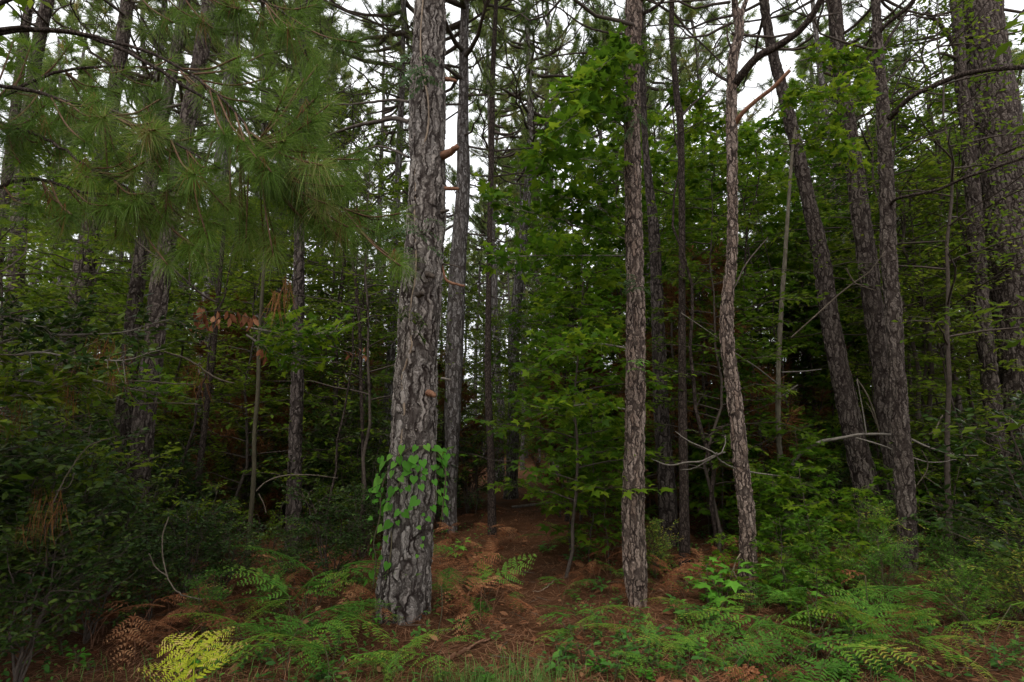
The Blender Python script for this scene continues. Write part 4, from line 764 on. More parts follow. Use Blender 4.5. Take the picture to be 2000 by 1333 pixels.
# ------------------------------------------------------------------ near long-needled pine boughs, upper left
def near_pine():
    r = np.random.RandomState(77); root = P(-330, 900, 3.3); root[2] = 0
    t = thing('young_pine', 'long-needled young pine whose drooping boughs fill the upper left', 'pine tree', tuple(root))
    A = np.array([(*root, .07), (root[0] + .05, 3.3, 1.5, .065), (root[0] + .1, 3.3, 3.2, .05), (root[0] + .1, 3.35, 5.0, .03)]); A = spline(A, 40); mb = MB(); tube(mb, A[:, :3] - root, A[:, 3], 14); link('trunk', mb.mesh('trunk', M['bark_thin']), t)
    # limb polylines in photo pixels with distance, plus their shoots
    limbs = [([(-330, 420), (-150, 260), (0, 190), (120, 140), (230, 132), (340, 138), (420, 150)], 3.3, 3.9),
             ([(-330, 300), (-100, 230), (60, 260), (180, 330), (300, 400)], 3.3, 3.0),
             ([(-330, 250), (-60, 170), (140, 200), (300, 260), (430, 330)], 3.3, 2.9),
             ([(-330, 520), (-100, 420), (50, 350), (180, 380), (320, 378), (380, 360)], 3.3, 3.2),
             ([(-330, 160), (0, 60), (250, 90), (420, 180), (520, 290), (570, 250)], 3.3, 2.8),
             ([(-330, 120), (100, -20), (400, -30), (560, 30), (600, 110)], 3.3, 3.2),
             ([(-330, 140), (100, 60), (380, 180), (540, 330), (700, 420), (780, 430)], 3.3, 3.4)]
    tipsA = [[(40, 150, 45), (110, 175, 60), (200, 190, 50), (300, 170, 55), (60, 90, 40), (400, 175, 50)], [(40, 320, 80), (120, 310, 90), (180, 350, 85), (270, 300, 85), (20, 250, 60), (110, 240, 75), (300, 400, 70)], [(180, 240, 70), (240, 330, 80), (350, 300, 85), (420, 330, 90), (400, 400, 80), (300, 240, 70), (340, 250, 60)],
             [(60, 400, 60), (140, 420, 60), (230, 420, 60), (330, 430, 60), (380, 370, 70), (430, 440, 70)], [(560, 170, 100), (558, 275, 100), (620, 230, 80), (490, 200, 70), (480, 280, 80), (470, 110, 55), (620, 300, 70)],
             [(590, 60, 60), (610, 130, 60), (540, 50, 55), (480, 20, 50), (420, 60, 45), (620, 10, 60)], [(530, 375, 85), (575, 345, 80), (535, 465, 95), (600, 440, 80), (660, 470, 70), (670, 370, 65), (590, 400, 75), (700, 430, 60), (735, 455, 60), (640, 400, 70), (480, 480, 60), (450, 400, 75), (510, 330, 60), (690, 330, 45)]]
    for (pts, y0, y1), tips in zip(limbs, tipsA):
        f = np.linspace(0, 1, len(pts)); n = 44; Q = spline([P(a, b, y0 + (y1 - y0) * g) for (a, b), g in zip(pts, f)], n) - root; u = np.linspace(0, 1, n)
        Q += r.normal(0, .004, Q.shape); mb = MB(); mn = MB(); ms_ = MB(); tube(mb, Q, .017 * (1 - .78 * u) + .001, 8)
        tp = []; dr = []; sz = []
        pxs = [proj(q + root) for q in Q]
        for (x, y, s) in tips:
            for rep in range(3):
                xx, yy = (x, y) if rep == 0 else (x + r.normal(0, 55), y + r.normal(0, 45))
                j = int(np.argmin([(a - xx) ** 2 + (b - yy) ** 2 for a, b in pxs])); j = max(3, j - 4); b = Q[j]; Yt = y0 + (y1 - y0) * u[j] + r.uniform(-.25, .3)
                e = P(xx, yy, Yt) - root; d0 = e - b; q = spline([b, b + d0 * .5 + (0, 0, -.04), e], 9); tube(ms_, q, np.linspace(.006, .005, 9), 6)
                tp.append(e); dr.append(nrm(q[-1] - q[-3]) + r.normal(0, .18, 3) + (0, -.25, .1)); sz.append(s)
        tp = np.array(tp); dr = np.array(dr)
        tuft_needles(mn, tp, dr, .19, 200, .0024, r, spread=1.15, m=0, curved=True, back=.20, droop=.32)
        # a few browned needles hanging inside
        k = r.rand(len(tp)) < .45
        md = MB()
        if k.sum(): tuft_needles(md, tp[k] - nrm(dr[k]) * .1, dr[k] * .3 + (0, 0, -1), .17, 16, .0032, r, spread=.45, m=0, back=.1, droop=.2)
        b_ = link('branch', mb.mesh('branch', M['bark_thin']), t); link('shoots', ms_.mesh('shoots', M['shoot']), b_); link('needles', mn.mesh('needles', M['needle_near'], False), b_)
        if md.n: link('dead_needles', md.mesh('dead_needles', M['needle_dead'], False), b_)
near_pine()
# pine straw caught in the left shrubs
def straw(label, cx, cy, Y, w, h, n, seed):
    r = np.random.RandomState(seed); c = P(cx, cy, Y); mb = MB(); k = depth(c) / FPX
    o = np.stack([r.normal(0, w * .3, n) * k, r.normal(0, .05, n), r.uniform(-.1, .5, n) * h * k], 1)
    grp = r.randint(0, max(2, n // 7), n); gx = r.normal(0, w * .4, grp.max() + 1) * k; gz = r.uniform(-.2, .5, grp.max() + 1) * h * k
    o = np.stack([gx[grp] + r.normal(0, .01, n), r.normal(0, .05, n), gz[grp]], 1)
    ax = np.stack([r.normal(0, .22, n), r.normal(0, .2, n), -np.ones(n)], 1)
    tv, tt = T([(-.006, 0, 0), (.006, 0, 0), (.02, .5, .01), (.032, .5, .01), (.0, 1, 0)], [(0, 1, 3), (0, 3, 2), (2, 3, 4)])
    scatter(mb, tv, tt, o, ax, np.tile((0., -1., 0.), (n, 1)), r.uniform(.13, .26, n), c=r.rand(n))
    ob = link('pine_straw', mb.mesh('pine_straw', M['needle_dead'], False), None, tuple(c)); tag(ob, label, 'pine straw')
straw('orange pine needles caught on the glossy left-edge bough', 215, 700, 3.5, 90, 90, 110, 1)
straw('small bundle of orange needles hanging left of the glossy bough centre', 140, 745, 3.4, 26, 110, 40, 2)
straw('thin orange needles hanging near the very left edge', 38, 790, 3.4, 30, 80, 30, 3)
straw('orange needles hanging low at the bottom left', 100, 1000, 3.6, 60, 130, 70, 4)
straw('orange needles hanging right of the merging left trunks', 385, 745, 4.2, 14, 70, 22, 5)
straw('rusty needle clump hanging under the big needle burst', 545, 560, 3.2, 24, 80, 30, 6)
def dead_leaves(label, cx, cy, Y, w, h, n, ls, seed):
    r = np.random.RandomState(seed); c = P(cx, cy, Y); k = depth(c) / FPX; t = thing('withered_twig', label, 'dead leaves', tuple(c)); mb = MB(); mw = MB()
    tube(mw, spline([(-w * k * .5, 0, h * .3 * k), (0, 0, h * .4 * k), (w * k * .5, 0, 0)], 12), .003, 5)
    p = np.stack([r.uniform(-.5, .5, n) * w * k, r.normal(0, .04, n), r.uniform(-.2, .4, n) * h * k], 1)
    scatter(mb, *LEAF, p, np.stack([r.normal(0, .4, n), r.normal(0, .4, n), -np.ones(n)], 1), r.normal(0, 1, (n, 3)), ls * r.uniform(.7, 1.2, n), c=r.rand(n))
    link('twig', mw.mesh('twig', M['twig']), t); link('withered_leaves', mb.mesh('withered_leaves', M['deadleaf'], False), t)
dead_leaves('withered rusty leaves hanging left of the olive sapling', 440, 628, 4.4, 130, 50, 34, .09, 1)
dead_leaves('cluster of drooping rusty leaves on a twig left of the merging trunks’ right edge', 395, 615, 4.4, 20, 40, 8, .08, 2)
dead_leaves('two withered leaves right of the olive sapling', 512, 690, 4.5, 26, 40, 6, .08, 3)
dead_leaves('rusty leaves caught on the thin reddish sapling', 693, 690, 6.2, 40, 30, 9, .08, 4)

# ------------------------------------------------------------------ ferns
def fern_proto(seed, m, nf, stalk=.42, L_=.78, droop=1.0, name='bracken_fern'):
    r = np.random.RandomState(seed); t = thing(name, 'x', 'fern', (0, 0, 0))
    for i in range(nf):
        fb = frond(seed * 7 + i, 8, 9); a = i / nf * 6.283 + r.normal(0, .35); ln = L_ * r.uniform(.8, 1.15); st = stalk * r.uniform(.7, 1.2)
        out = np.array((math.cos(a), math.sin(a), 0)); top = out * st * .45 + np.array((0, 0, st))
        ms = MB(); tube(ms, spline([(0, 0, -.03), out * st * .12 + (0, 0, st * .5), top], 8), .0035, 5); o1 = link('stalk', ms.mesh('stalk', M['olive'] if 'dead' not in m else M['redwood']), t)
        o2 = link('frond', fb.mesh('frond', M[m], False), t); o2.location = top; o2.scale = (ln,) * 3
        o2.rotation_euler = (r.uniform(.05, .55) * droop, r.normal(0, .15), a - math.pi / 2)
    return t
F = {('green', i): fern_proto(300 + i, 'fern', n, st, L0, dr) for i, (n, st, L0, dr) in enumerate([(3, .42, .78, 1.0), (2, .55, .85, .5), (4, .30, .62, 1.5), (2, .48, .70, -.6), (3, .38, .9, .8)])}
F.update({('dead', i): fern_proto(320 + i, 'fern_dead', n, st, L0, dr) for i, (n, st, L0, dr) in enumerate([(3, .34, .62, .7), (4, .28, .5, 1.2), (2, .46, .6, .1), (3, .38, .55, -.5)])})
FL = {'green': ('green bracken fern', 'green bracken ferns on the forest floor'), 'dead': ('withered brown fern', 'withered brown ferns')}
def fern(kind, i, px, py, s, rz=None, tilt=None):
    if kind == 'dead' and 985 < px < 1100 and py < 1290: return
    """py: the row of the fern's middle; its foot stands a little lower"""
    Y = Gy(py + 30 * s); Y = max(Y, 1.95); x = P(px, py, Y)[0]
    o = place(F[kind, i], (x, Y, float(hgt(x, Y))), rp.random() * 6.28 if rz is None else rz, s, tilt or (rp.uniform(-.15, .15), rp.uniform(-.15, .15)))
    autolabel(o, *FL[kind])
for i, (px, py, s) in enumerate([(620, 1170, .95), (685, 1140, .8), (600, 1200, .9), (650, 1270, .9), (560, 1300, .85), (590, 1210, .7), (560, 1255, .7), (620, 1265, .75), (660, 1230, .6), (520, 1290, .7), (640, 1320, .7), (470, 1310, .6), (700, 1290, .5), (800, 1290, .45), (850, 1300, .45), (770, 1310, .5), (370, 1160, .55), (345, 1150, .45),
                                 (870, 1170, .6), (920, 1150, .6), (950, 1170, .55), (900, 1100, .5), (860, 1190, .5), (1000, 1180, .45), (1080, 1060, .55), (1110, 1050, .5), (1100, 1170, .55), (1140, 1200, .6), (1180, 1210, .5), (1120, 1240, .55), (1210, 1130, .45), (1190, 1150, .4),
                                 (1260, 1290, .5), (1290, 1310, .5), (1340, 1290, .55), (1370, 1200, .45), (1410, 1230, .55), (1450, 1260, .6), (1480, 1290, .65), (1520, 1250, .65), (1540, 1300, .7), (1580, 1270, .7), (1560, 1210, .6), (1610, 1240, .7), (1640, 1160, .7), (1660, 1190, .7), (1680, 1140, .6), (1720, 1200, .7), (1700, 1240, .6), (1760, 1220, .6),
                                 (1650, 1300, .7), (1730, 1290, .6), (1800, 1200, .6), (1840, 1190, .5), (1800, 1280, .6), (1880, 1260, .6), (1940, 1290, .7), (1790, 1120, .6), (1860, 1110, .7), (1900, 1130, .7), (1960, 1150, .7), (1600, 1330, .6), (1500, 1330, .6), (1420, 1320, .6), (1700, 1330, .6), (1900, 1200, .5), (1980, 1220, .7), (1270, 1020, .4), (1400, 1040, .4), (1470, 1060, .4), (760, 1230, .35), (690, 1190, .4)]):
    fern('green', i % 5, px, py, s * rp.uniform(.75, 1.05), None, (rp.uniform(-.35, .35), rp.uniform(-.35, .35)))
for i, (px, py, s) in enumerate([(830, 1150, .5), (900, 1200, .6), (930, 1220, .55), (960, 1190, .6), (1000, 1200, .6), (890, 1060, .6), (930, 1065, .6), (960, 1050, .6), (880, 1040, .5), (1020, 1170, .5), (1010, 1090, .5), (720, 1190, .5), (740, 1215, .5), (700, 1240, .5), (730, 1250, .4), (560, 1170, .5), (540, 1150, .6), (480, 1200, .5), (450, 1180, .6), (500, 1120, .6), (600, 1110, .6),
                                 (300, 1270, .5), (260, 1300, .5), (330, 1240, .45), (420, 1240, .5), (200, 1240, .5), (150, 1220, .6), (90, 1200, .6), (40, 1180, .6), (320, 1100, .6), (240, 1060, .5), (1180, 1070, .6), (1190, 1110, .5), (1150, 1120, .5), (1200, 1090, .6), (1320, 1120, .6), (1300, 1140, .5), (1360, 1090, .5), (1340, 1160, .45), (1410, 1080, .5), (1400, 1100, .4), (1520, 1075, .5), (1640, 1100, .6), (1620, 1085, .5), (1560, 1150, .4),
                                 (1500, 1335, .5), (1460, 1320, .45), (1740, 1240, .4), (950, 1000, .5), (1100, 1010, .5), (1140, 1000, .5), (1330, 1040, .5), (1050, 1130, .35), (1110, 1100, .4), (1240, 1230, .3), (1080, 1290, .3), (980, 1120, .5)]):
    fern('dead', i % 4, px, py, s * rp.uniform(.8, 1.2), None, (rp.uniform(-.4, .4), rp.uniform(-.4, .4)))
for i in range(44):
    px, py = [(880, 1110), (560, 1180), (1200, 1100), (1350, 1110), (250, 1200), (300, 1240), (1560, 1120), (930, 1050)][i % 8]; px += rp.gauss(0, 75); py += rp.gauss(0, 32)
    if abs(px - 790) > 50: fern('dead', i % 4, px, py, rp.uniform(.4, .62), None, (rp.uniform(-.4, .4), rp.uniform(-.4, .4)))
for i, (px, py, s) in enumerate([(880, 1165, .8), (940, 1200, .7), (915, 1150, .7), (945, 1090, .75), (1340, 1115, .7), (1375, 1120, .65), (1185, 1090, .75), (1165, 1125, .65), (880, 1060, .7), (545, 1140, .75), (330, 1215, .7), (270, 1250, .7), (180, 1255, .7), (60, 1220, .7), (1630, 1110, .7)]):
    Y = Gy(py + 20); x = P(px, py, Y)[0]; o = place(F['dead', (0, 2, 3)[i % 3]], (x, Y, float(hgt(x, Y))), rp.random() * 6.28, s, (rp.uniform(-.3, .3), rp.uniform(-.3, .3))); autolabel(o, *FL['dead'])
def single_frond(label, pts, Y0, Y1, L_, m, roll=0.0, up=(0, -.6, 1), name='bracken_fern', kind='fern', nf=0):
    """one frond whose base and tip are traced"""
    a = P(*pts[0], Y0); b = P(*pts[1], Y1); foot = np.array((a[0] - .05, a[1] + .05, 0.)); foot[2] = float(hgt(foot[0], foot[1]))
    t = thing(name, label, kind, tuple(foot)); ms = MB(); tube(ms, spline([(0, 0, -.02), (a - foot) * .5 + (.03, 0, .02), a - foot], 10), .004, 5); link('stalk', ms.mesh('stalk', M['olive']), t)
    d = b - a; L0 = np.linalg.norm(d); y = d / L0; x = nrm(np.cross(y, np.array(up, float))); z = np.cross(x, y)
    o = link('frond', frond(900 + int(pts[0][0]), 8, 9).mesh('frond', M[m], False), t); R = Matrix(((x[0], y[0], z[0]), (x[1], y[1], z[1]), (x[2], y[2], z[2]))).to_4x4()
    o.matrix_local = Matrix.Translation(Vector(a - foot)) @ R @ Matrix.Scale(L0 * 1.04, 4); return t
yf = single_frond('bright yellow fern with tan tips at the bottom left, the only yellow one', [(378, 1345), (382, 1208)], 2.62, 3.0, .5, 'fern_yellow', up=(0, -1.2, 1))
for (a, b, y0, y1) in [((375, 1318), (282, 1300), 2.65, 2.55), ((385, 1300), (470, 1250), 2.65, 2.7), ((378, 1290), (310, 1232), 2.7, 2.85), ((384, 1285), (450, 1215), 2.75, 2.9)]:
    A = P(*a, y0); B = P(*b, y1); d = B - A; L0 = np.linalg.norm(d); y = d / L0; x = nrm(np.cross(y, np.array((0, -1., 1.)))); z = np.cross(x, y)
    o = link('frond', frond(950 + a[0], 8, 9).mesh('frond', M['fern_yellow'], False), yf); R = Matrix(((x[0], y[0], z[0]), (x[1], y[1], z[1]), (x[2], y[2], z[2]))).to_4x4()
    o.matrix_local = Matrix.Translation(Vector(A - np.array(yf.location))) @ R @ Matrix.Scale(L0 * 1.04, 4)
single_frond('upright pinkish-brown dead frond between slender pine and crooked pine', [(1367, 1118), (1372, 1078)], 6.2, 6.2, .3, 'fern_dead', up=(0, -1, .2))
single_frond('upright dead rust frond just right of the large pine foot', [(862, 1146), (858, 1120)], 4.6, 4.65, .3, 'fern_dead', up=(0, -1, .2))
single_frond('tan dead frond lying above the green ferns right of the crooked pine', [(1690, 1125), (1592, 1096)], 4.6, 5.0, .4, 'fern_dead', up=(0, -.6, 1))
single_frond('tall brown dead frond left of the bare path', [(960, 1092), (955, 1048)], 6.4, 6.6, .4, 'fern_dead', up=(0, -1, .3))
single_frond('tan dead frond drooping at the bottom edge right of centre', [(1500, 1330), (1415, 1285)], 2.7, 2.9, .4, 'fern_dead', up=(0, -.6, 1))

# ------------------------------------------------------------------ seedlings and small plants
def seedling(seed, tpl, ls, nl, h, m):
    r = np.random.RandomState(seed); t = thing('seedling', 'x', 'seedling', (0, 0, 0)); ms = MB(); mb = MB(); pos = []; ax = []; nr = []
    for s in range(3):
        a0 = r.rand() * 6.283; hh = h * r.uniform(.6, 1.1); tp = np.array((math.cos(a0) * hh * .35, math.sin(a0) * hh * .35, hh)); q = spline([(0, 0, -.02), tp * .5 + (0, 0, .02), tp], 8); tube(ms, q, .0025, 4)
        for i in range(nl):
            j = r.randint(3, 8); a = i * 2.4 + r.rand(); d = np.array((math.cos(a), math.sin(a), r.normal(.1, .2))); pos.append(q[j] + d * ls * .3); ax.append(d); nr.append((r.normal(0, .25), r.normal(0, .25), 1)); tube(ms, np.stack([q[j], q[j] + d * ls * .32]), .001, 3, cap=False)
    scatter(mb, *tpl, np.array(pos), np.array(ax), np.array(nr), ls * r.uniform(.6, 1.1, len(pos)), c=r.rand(len(pos)))
    link('stem', ms.mesh('stem', M['olive']), t); link('leaves', mb.mesh('leaves', M[m], False), t); return t
G = {'star': [seedling(400, MAPLE, .12, 7, .28, 'bright'), seedling(401, MAPLE, .11, 6, .22, 'seed')], 'oval': [seedling(402, LEAF, .10, 7, .2, 'seed'), seedling(403, LEAF, .075, 9, .16, 'seed')], 'creeper': [seedling(404, LEAF, .07, 10, .12, 'ivy')]}
GL = {'star': ('star-leaved seedling', 'star-leaved seedlings'), 'oval': ('oval-leaved seedling', 'oval-leaved seedlings'), 'creeper': ('low creeping leafy plant', 'low creeping plants')}
def seed_at(kind, i, px, py, s):
    Y = max(Gy(py), 1.9); x = P(px, py, Y)[0]; o = place(G[kind][i], (x, Y, float(hgt(x, Y))), rp.random() * 6.28, s, (rp.uniform(-.1, .1), rp.uniform(-.1, .1))); autolabel(o, *GL[kind])
for px, py, s, i in [(1385, 1185, 1.3, 0), (1415, 1195, 1.4, 0), (1425, 1165, 1.1, 1), (1520, 1190, 1.4, 0), (1550, 1210, 1.5, 0), (1505, 1165, 1.1, 0), (1560, 1180, .8, 1), (1125, 1060, 1.0, 1), (1150, 1080, 1.1, 1), (1070, 1080, 1.0, 1), (890, 1090, .9, 0), (1280, 1090, 1.1, 1), (1300, 1100, .9, 1), (640, 1330, .5, 1), (1490, 1230, .6, 1), (1380, 1290, .5, 0), (1120, 1100, .9, 1), (1470, 1110, .9, 1), (1700, 1120, 1.0, 1)]: seed_at('star', i, px, py, s)
sd_ = random.Random(31)
for k in range(230):
    px = sd_.uniform(0, 2000) if k % 2 else sd_.uniform(1080, 1720); py = 1333 - (sd_.random() ** 1.3) * 290
    if abs(px - (1040 + (1333 - py) * .0)) < 70 and py < 1180 or abs(px - 790) < 60 and py > 1150: continue
    seed_at('oval' if k % 3 else 'creeper', k % 2 if k % 3 else 0, px, py, sd_.uniform(.45, .95))

# ------------------------------------------------------------------ fallen sticks, cone, big dead leaf
def stick(label, pts, w, m='deadwood', sub=None):
    A = []
    for x, y in pts:
        Y = Gy(y); p = P(x, y, Y); p[2] = float(hgt(p[0], p[1])) + .02; A.append(p)
    o = A[0].copy(); t = thing('fallen_branch', label, 'fallen branch', tuple(o)); B = spline(A, 30) - o; B += np.random.RandomState(abs(int(pts[0][0]))).normal(0, .004, B.shape); u = np.linspace(0, 1, 30)
    mb = MB(); tube(mb, B, w * (1 - .6 * u), 7); link('stick', mb.mesh('stick', M[m]), t)
    if sub:
        d = B[15] + np.array((.12, .1, .03)); mb = MB(); tube(mb, spline([B[15], (B[15] + d) / 2 + (.01, 0, .01), d], 8), w * .4, 5); link('side_twig', mb.mesh('side_twig', M[m]), t)
stick('reddish-grey fallen stick lying right of the large pine foot', [(868, 1295), (905, 1278), (935, 1262), (958, 1254)], .016, 'redwood', True)
stick('curved fallen branch among the ferns left of the rough right pine', [(1590, 1150), (1615, 1160), (1635, 1185), (1645, 1205)], .013, 'deadwood', True)
stick('short fallen branch deeper in the right ferns', [(1680, 1235), (1700, 1262), (1708, 1278)], .012, 'deadwood')
stick('grey fallen branch lying across the bare path', [(1000, 985), (1060, 983), (1110, 980)], .035, 'deadwood', True)
stick('thin fallen twig leaning from the left shrubs', [(1085, 1125), (1060, 1138), (1040, 1140)], .008, 'vinewood')
dead_limb('thin pale hooked twig hanging in the lower left shrubs', [(330, 1010, 3), (318, 1045, 4), (318, 1085, 4), (328, 1130, 4), (350, 1160, 3.5), (395, 1172, 2)], [([(327, 1126, 3), (305, 1110, 2.5), (291, 1082, 2)], 4.0, 4.0)], 4.0, 3.9, 'dimwood')
dead_limb('long pale curved twig crossing in front of the merging left trunks', [(135, 695, 2), (200, 698, 3), (275, 680, 3), (320, 688, 4), (370, 705, 4.5), (420, 738, 4.5), (458, 750, 3)], [([(205, 750, 2), (270, 745, 3), (330, 750, 3), (380, 752, 2)], 4.2, 4.2), ([(260, 790, 2), (310, 788, 3), (360, 789, 3), (390, 792, 2)], 4.3, 4.3)], 3.9, 4.2, 'dimwood')
dead_limb('pale curved twig arching low left of the large pine', [(500, 960, 3), (520, 942, 3.5), (555, 930, 4), (610, 929, 3), (660, 935, 2)], [([(505, 965, 2), (515, 985, 2), (520, 1003, 2)], 5.0, 5.0)], 5.0, 5.2, 'dimwood')
dead_limb('S-shaped pale twig at the left edge', [(-5, 535, 4), (20, 520, 4), (45, 500, 4), (52, 480, 3), (51, 450, 2)], [([(0, 492, 2), (25, 492, 2), (43, 488, 1.5)], 3.3, 3.3)], 3.2, 3.4, 'dimwood')
dead_limb('straw-coloured dead branch slanting up in the left shrubs', [(100, 990, 5), (130, 930, 4), (165, 880, 4), (190, 865, 4), (228, 853, 2)], [([(110, 960, 3), (135, 950, 2), (145, 925, 2)], 4.0, 4.0)], 4.0, 4.2, 'dimwood')
dead_limb('dark bare limb slanting down through the leaves left of centre', [(240, 440, 4), (275, 480, 6), (330, 520, 6), (370, 555, 6), (400, 580, 6), (425, 592, 5)], [([(370, 560, 3), (372, 520, 3), (395, 478, 2)], 4.8, 4.8)], 4.6, 5.0, 'twig')
dead_limb('straight grey twig standing up behind the long pale limb', [(1738, 895, 4), (1720, 850, 5), (1705, 800, 5), (1690, 765, 5), (1674, 742, 4)], [([(1712, 830, 2), (1700, 800, 2), (1690, 785, 1)], 7.6, 7.6)], 7.6, 7.6, 'dimwood')
dead_limb('bent bare twig hanging right of the rough right pine', [(1800, 880, 3), (1812, 905, 3.5), (1808, 925, 3), (1790, 950, 2)], [([(1803, 930, 2), (1840, 955, 1.5)], 6.2, 6.2)], 6.2, 6.3, 'dimwood')
dead_limb('short pale twig left of the slim right-edge pine', [(1824, 855, 4), (1832, 830, 4), (1841, 812, 3)], [([(1830, 838, 2), (1815, 850, 1.5)], 6.6, 6.6)], 6.6, 6.6, 'dimwood')
dead_limb('thin pale vine looping down the foot of the crooked pine', [(1446, 1082, 3), (1436, 1100, 3), (1434, 1120, 3), (1445, 1136, 3), (1465, 1147, 3), (1480, 1152, 2)], [([(1445, 1136, 2), (1450, 1150, 1.5)], 5.8, 5.75)], 5.8, 5.7, 'vinewood')
def cone(px, py):
    Y = Gy(py); p = P(px, py, Y); p[2] = float(hgt(p[0], p[1])) + .03; t = thing('pine_cone', 'dark open pine cone lying left of the bare path', 'pine cone', tuple(p)); mb = MB(); tube(mb, [(-.05, 0, 0), (0, 0, .01), (.05, 0, 0)], (.008, .014, .004), 8); link('core', mb.mesh('core', M['twig']), t)
    n = 70; f = (np.arange(n) + .5) / n; a = np.arange(n) * 2.4; x = -.045 + .09 * f; rr = .006 + .03 * np.sin(f * 3.0) ** .7
    pos = np.stack([x, 0 * x, 0 * x], 1); ax = np.stack([.5 + 0 * a, np.cos(a), np.sin(a)], 1); mb = MB(); scatter(mb, *LEAF, pos, ax, np.tile((1., .01, .02), (n, 1)), rr * 1.3, c=rs.rand(n)); link('scales', mb.mesh('scales', M['deadwood' if 0 else 'deadleaf']), t)
cone(978, 1072)
def bigleaf(px, py, label, s, a):
    Y = Gy(py); p = P(px, py, Y); p[2] = float(hgt(p[0], p[1])) + .05; mb = MB(); scatter(mb, *LEAF, np.array([(0, 0, 0.)]), np.array([(math.cos(a), math.sin(a), .25)]), np.array([(0, -.5, 1.)]), s, c=np.array([.9])); o = link('fallen_leaf', mb.mesh('fallen_leaf', M['fern_dead']), None, tuple(p)); tag(o, label, 'leaf')
bigleaf(1305, 1195, 'large tan fallen leaf lying right of the straight plated pine foot', .13, .3)
bigleaf(615, 1215, 'tan fallen leaf standing on edge among the ferns left of the large pine', .09, 1.4)

# ------------------------------------------------------------------ the forest behind
KNOWN = [(o.location.x, o.location.y) for o in C.objects if o.parent is None and o.name.startswith('pine_tree')]
FARP = []
for i in range(6):
    r = np.random.RandomState(500 + i); t = thing('pine_tree', 'x', 'pine tree', (0, 0, 0)); H = 17.0; n = 24; u = np.linspace(0, 1, n)
    x = np.cumsum(r.normal(0, .035, n)) + r.normal(0, .5) * u ** 2; y = np.cumsum(r.normal(0, .035, n)); rad = .15 * (1 - .75 * u) + .05 * np.exp(-u * 60)
    pts = np.stack([x - x[0], y - y[0], u * H - .1], 1); mb = MB(); tube(mb, pts, rad, 12); link('trunk', mb.mesh('trunk', M['bark_far']), t)
    c = link('crown', CROWN_FAR[i % 5], t); j = int(.53 * n); c.location = tuple(pts[j] + (0, 0, 0)); FARP.append(t)
q = random.Random(12)
cnt = 0
for k in range(900):
    if cnt >= 165: break
    Y = 12.5 + 62 * q.random() ** .9; px = q.uniform(-120, 2120); x = P(px, 850, Y)[0]
    if any((x - a) ** 2 + (Y - b) ** 2 < (2.2 + Y * .012) ** 2 for a, b in KNOWN): continue
    if Y < 22 and 980 < px < 1100: continue
    KNOWN.append((x, Y)); cnt += 1
    s = q.uniform(.9, 1.5); w = q.uniform(.55, 1.0)
    o = place(FARP[k % 6], (x, Y, float(hgt(x, Y))), q.random() * 6.28, (s * (.55 + .45 * w), s * (.55 + .45 * w), s), (q.uniform(-.03, .03), q.uniform(-.03, .03)))
    autolabel(o, 'background pine', 'pines standing in the background')
cnt = 0
for k in range(300):
    if cnt >= 130: break
    Y = 13 + 60 * q.random() ** 1.0; px = q.uniform(-100, 2100); x = P(px, 850, Y)[0]
    if (Y < 42 and 930 < px < 1150): continue
    cnt += 1; s = q.uniform(.55, 1.15); o = place(K['far', k % 4], (x, Y, -.1), q.random() * 6.28, s, (q.uniform(-.05, .05), q.uniform(-.05, .05))); autolabel(o, *LOOK['far'])
for k in range(84):
    px = -60 + 2120 * (k % 42 + .5 + (k > 41) * .5) / 42; Y = q.uniform(58, 64) if k > 41 else q.uniform(76, 84); x = P(px, 850, Y)[0]; o = place(K['far', k % 4], (x, Y, -.1), q.random() * 6.28, (1.9, 1.9, 1.15 + q.uniform(-.2, .3))); autolabel(o, *LOOK['far'])
for k in range(46):
    Y = 11 + 22 * q.random(); px = q.uniform(-60, 2060); x = P(px, 850, Y)[0]
    if abs(px - 1040) < 110: continue
    o = place(K['shrub', k % 4], (x, Y, float(hgt(x, Y)) - .03), q.random() * 6.28, q.uniform(1.1, 2.0), (0, 0)); autolabel(o, *LOOK['shrub'])
for px, Y, s in [(1010, 34, 1.0), (1065, 37, 1.1), (1035, 44, 1.2), (985, 40, 1.1), (1095, 32, .9), (1050, 52, 1.3), (1015, 56, 1.4), (1080, 48, 1.2)]:
    x = P(px, 850, Y)[0]; o = place(K['far', int(px) % 4], (x, Y, -.1), q.random() * 6.28, s); autolabel(o, *LOOK['far'])
for px, Y in [(1020, 26), (1052, 30), (1078, 24), (1040, 38), (1005, 32), (1066, 42), (1090, 36), (1028, 47)]:
    x = P(px, 850, Y)[0]; o = place(FARP[int(px) % 6], (x, Y, float(hgt(x, Y))), q.random() * 6.28, (.6, .6, 1.1)); autolabel(o, 'background pine', 'pines standing in the background')
DEADP = []
for i in range(2):
    cm = pine_crown(700 + i, 3.2, 1.0, 26, 6, 26, .012, L_=.2, low=0); t = thing('dead_pine_sapling', 'x', 'sapling', (0, 0, 0)); mb = MB(); tube(mb, spline([(0, 0, -.1), (.05, 0, 1.5), (0, .05, 3.6)], 12), np.linspace(.03, .008, 12), 6)
    link('trunk', mb.mesh('trunk', M['bark_thin']), t); link('withered_needles', cm.mesh('withered_needles', [M['twig'], M['needle_dead']], False), t, (0, 0, .35)); DEADP.append(t)
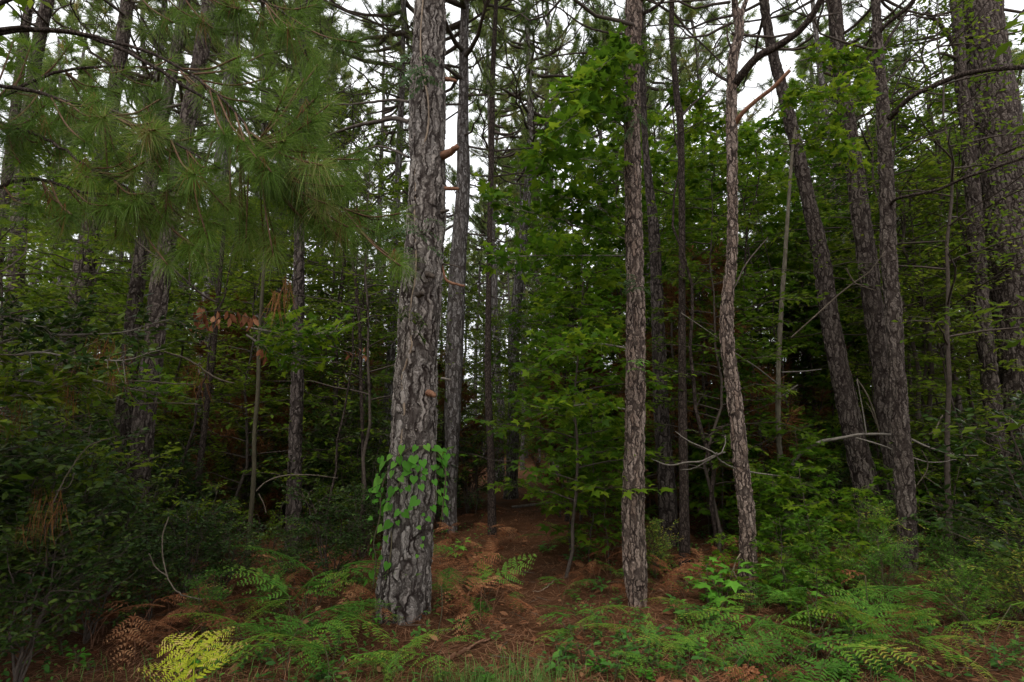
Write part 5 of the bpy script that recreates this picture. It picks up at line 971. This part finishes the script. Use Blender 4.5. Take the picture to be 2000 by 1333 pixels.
for k, (px, Y) in enumerate([(1150, 11), (1200, 13), (1225, 10.5), (1120, 15), (1350, 12), (1400, 14), (1480, 12), (1390, 10), (1540, 13), (900, 13), (860, 12), (520, 11), (480, 9.5), (610, 12.5), (660, 14), (420, 10), (1180, 18), (1630, 14), (720, 16)]):
    x = P(px, 850, Y)[0]; o = place(DEADP[k % 2], (x, Y, float(hgt(x, Y))), q.random() * 6.28, q.uniform(.8, 1.5), (q.uniform(-.1, .1), q.uniform(-.1, .1))); autolabel(o, 'brown withered pine sapling', 'withered pine saplings')
# unseen trees added beside the frame so that their crowns shade its edges
for x, Y, s in [(-4.4, 1.6, 1.15), (-5.6, 3.8, 1.3), (-4.0, -.2, 1.2), (4.9, 2.0, 1.15), (5.8, 3.8, 1.3), (4.6, .2, 1.15), (-5.8, 1.8, 1.4), (6.4, 2.2, 1.4), (-3.9, 2.6, .9), (5.2, 1.0, 1.3), (-6.4, .2, 1.3), (6.6, .6, 1.3)]:
    o = place(K['small', int(abs(x)) % 3], (x, Y, 0), x, s); autolabel(o, *LOOK['small'])
# slim bare saplings filling the middle distance
SAP = []
for i in range(3):
    r = np.random.RandomState(600 + i); t = thing('sapling', 'x', 'sapling', (0, 0, 0)); n = 16; u = np.linspace(0, 1, n); pts = np.stack([np.cumsum(r.normal(0, .04, n)), np.cumsum(r.normal(0, .04, n)), u * 5.5 - .05], 1); pts[:, :2] -= pts[0, :2]
    mb = MB(); tube(mb, pts, .022 * (1 - .8 * u) + .002, 6); link('stem', mb.mesh('stem', M['bark_thin']), t)
    t_ = t.children[0]; bpy.data.objects.remove(t_)
    for b in range(14):
        j = r.randint(3, n - 1); a = r.rand() * 6.28; l = r.uniform(.3, 1.0); e = pts[j] + np.array((math.cos(a) * l, math.sin(a) * l, r.uniform(.0, .5) * l)); tube(mb, spline([pts[j], (pts[j] + e) / 2 + (0, 0, .06), e], 6), np.linspace(.007, .002, 6), 4)
    link('stem', mb.mesh('stem', M['bark_thin']), t); SAP.append(t)
for k in range(70):
    Y = 7.5 + 16 * q.random(); px = q.uniform(-50, 2050); x = P(px, 850, Y)[0]
    if abs(px - 1035) < 60: continue
    s = q.uniform(.6, 1.3); o = place(SAP[k % 3], (x, Y, float(hgt(x, Y))), q.random() * 6.28, (s * q.uniform(.7, 1.6),) * 2 + (s,), (q.uniform(-.12, .12), q.uniform(-.12, .12))); autolabel(o, 'slim bare-stemmed sapling', 'slim bare saplings')
finish_labels()
for o in list(C.objects):      # prototypes that were never placed
    if o.get('label') == 'x' and o.parent is None:
        for c_ in list(o.children): bpy.data.objects.remove(c_)
        bpy.data.objects.remove(o)
